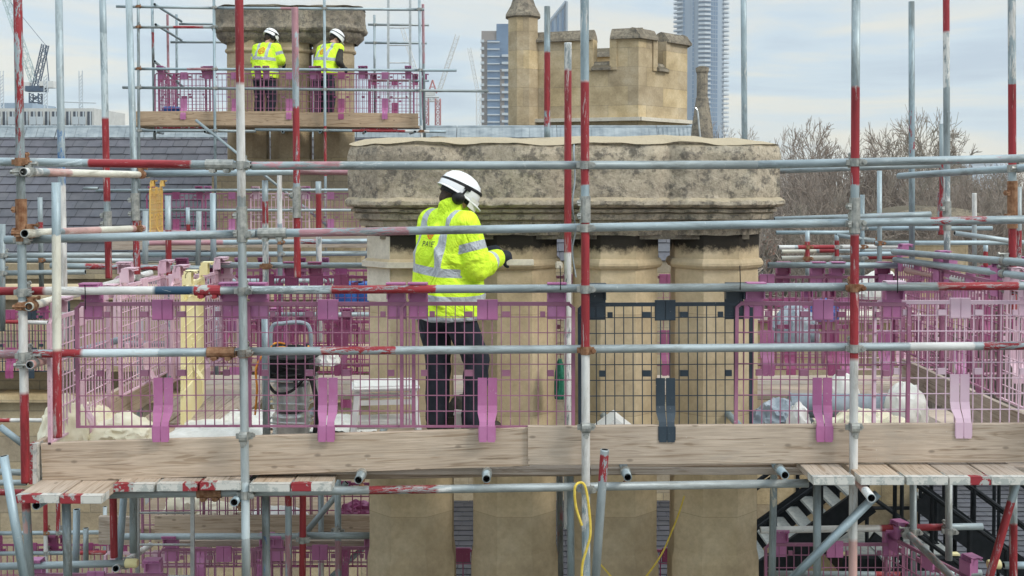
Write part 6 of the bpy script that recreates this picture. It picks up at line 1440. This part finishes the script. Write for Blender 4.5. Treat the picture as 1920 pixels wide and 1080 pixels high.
# ------------------------------------------------------------------ cranes
def lattice(bm, a, b, w, n, r, up_=Vector((0, 0, 1))):
    a = Vector(a); b = Vector(b); d = (b-a).normalized(); s = Vector((0, 1, 0)); u = s.cross(d).normalized()
    c = [u*w/2 + s*w/2, u*w/2 - s*w/2, -u*w/2 - s*w/2, -u*w/2 + s*w/2]
    for q in c: bar(bm, a+q, b+q, r, 4)
    for i in range(n):
        p = a.lerp(b, i/n); q = a.lerp(b, (i+1)/n)
        for j_ in range(4): k = (j_+1) % 4; bar(bm, p + c[j_ if i % 2 else k], q + c[k if i % 2 else j_], r*.6, 3); bar(bm, p+c[j_], p+c[k], r*.6, 3)
YR = 330.0
def crane(name, label, base, mats, parts):
    t = empty('tower_crane', base, label=label, cat='tower crane'); B0 = Vector(base)
    for n_, m, fn in parts: bm = bmesh.new(); fn(bm, B0); mk(n_, bm, m, t)
    return t
Q = lambda px, py, Y=YR: P(px, py, Y)
M_CBL = MB('crane_blue', .6, 0, (.03, .06, .11)).m; M_CGR = MB('crane_pale_green', .6, 0, (.40, .50, .50)).m; M_CRD = MB('crane_red', .6, 0, (.46, .16, .15)).m; M_CWT = MB('crane_white', .6, 0, (.62, .62, .60)).m
crane('c', 'dark blue luffing tower crane with a pale green jib at the left', (X(67, YR), YR, -18), None, [
    ('mast', M_CBL, lambda bm, o: [lattice(bm, Q(67, 245)-o, Q(67, 175)-o, 2.6, 8, .22), lattice(bm, Vector((0, 0, 0)), Q(67, 245)-o, 2.6, 14, .22)]),
    ('machine_deck', M_CBL, lambda bm, o: [box(bm, Q(69, 167)-o, (5.5, 3, 1.6))]),
    ('a_frame', M_CBL, lambda bm, o: [lattice(bm, Q(67, 163)-o, Q(85, 84)-o, 1.5, 8, .16), bar(bm, Q(85, 84)-o, Q(93, 165)-o, .14, 4)]),
    ('counterweight', M_CWT, lambda bm, o: [box(bm, Q(91, 159)-o, (4.0, 3, 1.9))]), ('winch_box', M_CWT, lambda bm, o: [box(bm, Q(51, 162)-o, (2, 2.6, 2.2))]),
    ('jib', M_CGR, lambda bm, o: [lattice(bm, Q(63, 152)-o, Q(4, -25)-o, 1.7, 14, .12)]),
    ('luffing_rope', M_CBL, lambda bm, o: [bar(bm, Q(85, 84)-o, Q(12, -5)-o, .07, 4)])])
YR2 = 520.0; Q2 = lambda px, py: P(px, py, YR2)
crane('c', 'red and white luffing crane standing right of the far scaffold', (X(810, YR2), YR2, -18), None, [
    ('mast', M_CRD, lambda bm, o: [lattice(bm, Q2(799, 245)-o, Q2(799, 185)-o, 2.2, 6, .3), lattice(bm, Q2(821, 245)-o, Q2(821, 185)-o, 2.2, 6, .3), lattice(bm, Vector((-2.6, 0, 0)), Q2(799, 245)-o, 2.2, 8, .3), lattice(bm, Vector((2.7, 0, 0)), Q2(821, 245)-o, 2.2, 8, .3)]),
    ('cross_frame', M_CWT, lambda bm, o: [lattice(bm, Q2(797, 186)-o, Q2(823, 186)-o, 2, 5, .25), box(bm, Q2(806, 176)-o, (5, 2, 1.8))]),
    ('a_frame', M_CRD, lambda bm, o: [bar(bm, Q2(803, 175)-o, Q2(811, 150)-o, .35, 4), bar(bm, Q2(819, 175)-o, Q2(811, 150)-o, .35, 4), bar(bm, Q2(807, 163)-o, Q2(815, 163)-o, .25, 4)]),
    ('jib', M_CWT, lambda bm, o: [lattice(bm, Q2(823, 172)-o, Q2(858, 66)-o, 1.8, 14, .16)])])
crane('c', 'pale far crane seen through the far ladder', (X(785, 700), 700, -18), None, [('mast', M_CWT, lambda bm, o: [lattice(bm, Vector((0, 0, 0)), P(785, 150, 700)-o, 2.4, 14, .25)]), ('jib', M_CWT, lambda bm, o: [lattice(bm, P(785, 150, 700)-o, P(752, 46, 700)-o, 2.2, 12, .2)])])
crane('c', 'slim pale crane jib left of the blue glass tower', (X(897, 640), 640, -18), None, [('mast', M_CWT, lambda bm, o: [lattice(bm, Vector((0, 0, 0)), P(897, 172, 640)-o, 2.2, 14, .22)]), ('jib', M_CWT, lambda bm, o: [lattice(bm, P(896, 172, 640)-o, P(880, 90, 640)-o, 1.8, 10, .18)])])
# far pale blocks on the horizon at the right
M_HAZY = m_noise('haze_tinted_cladding', (.50, .56, .62), (.58, .63, .68), .01, .8)  # pale blue tone, distance haze painted into the blocks' colour
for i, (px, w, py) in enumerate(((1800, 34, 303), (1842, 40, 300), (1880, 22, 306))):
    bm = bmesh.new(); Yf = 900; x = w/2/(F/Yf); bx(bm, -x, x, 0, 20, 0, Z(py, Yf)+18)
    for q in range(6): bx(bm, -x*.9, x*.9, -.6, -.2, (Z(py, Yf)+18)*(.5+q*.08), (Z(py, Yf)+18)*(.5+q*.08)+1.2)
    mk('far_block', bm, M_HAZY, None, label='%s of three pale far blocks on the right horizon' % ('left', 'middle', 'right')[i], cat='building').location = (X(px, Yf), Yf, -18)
bm = bmesh.new(); bx(bm, -480, 480, -60, 960, -19.2, 235)
hm = bpy.data.materials.new('haze'); hm.use_nodes = True; hm.node_tree.nodes.clear(); ho = hm.node_tree.nodes.new('ShaderNodeOutputMaterial'); hp = hm.node_tree.nodes.new('ShaderNodeVolumePrincipled'); hp.inputs['Color'].default_value = (.88, .93, 1, 1); hp.inputs['Density'].default_value = .0003; hm.node_tree.links.new(hp.outputs[0], ho.inputs['Volume'])
mk('haze', bm, hm, None, kind='stuff', label='thin pale haze over the city', cat='haze')
# ------------------------------------------------------------------ couplers, cleaning up
put_couplers()
for o in bpy.data.objects:
    for k in ('_a', '_b'):
        if k in o: del o[k]
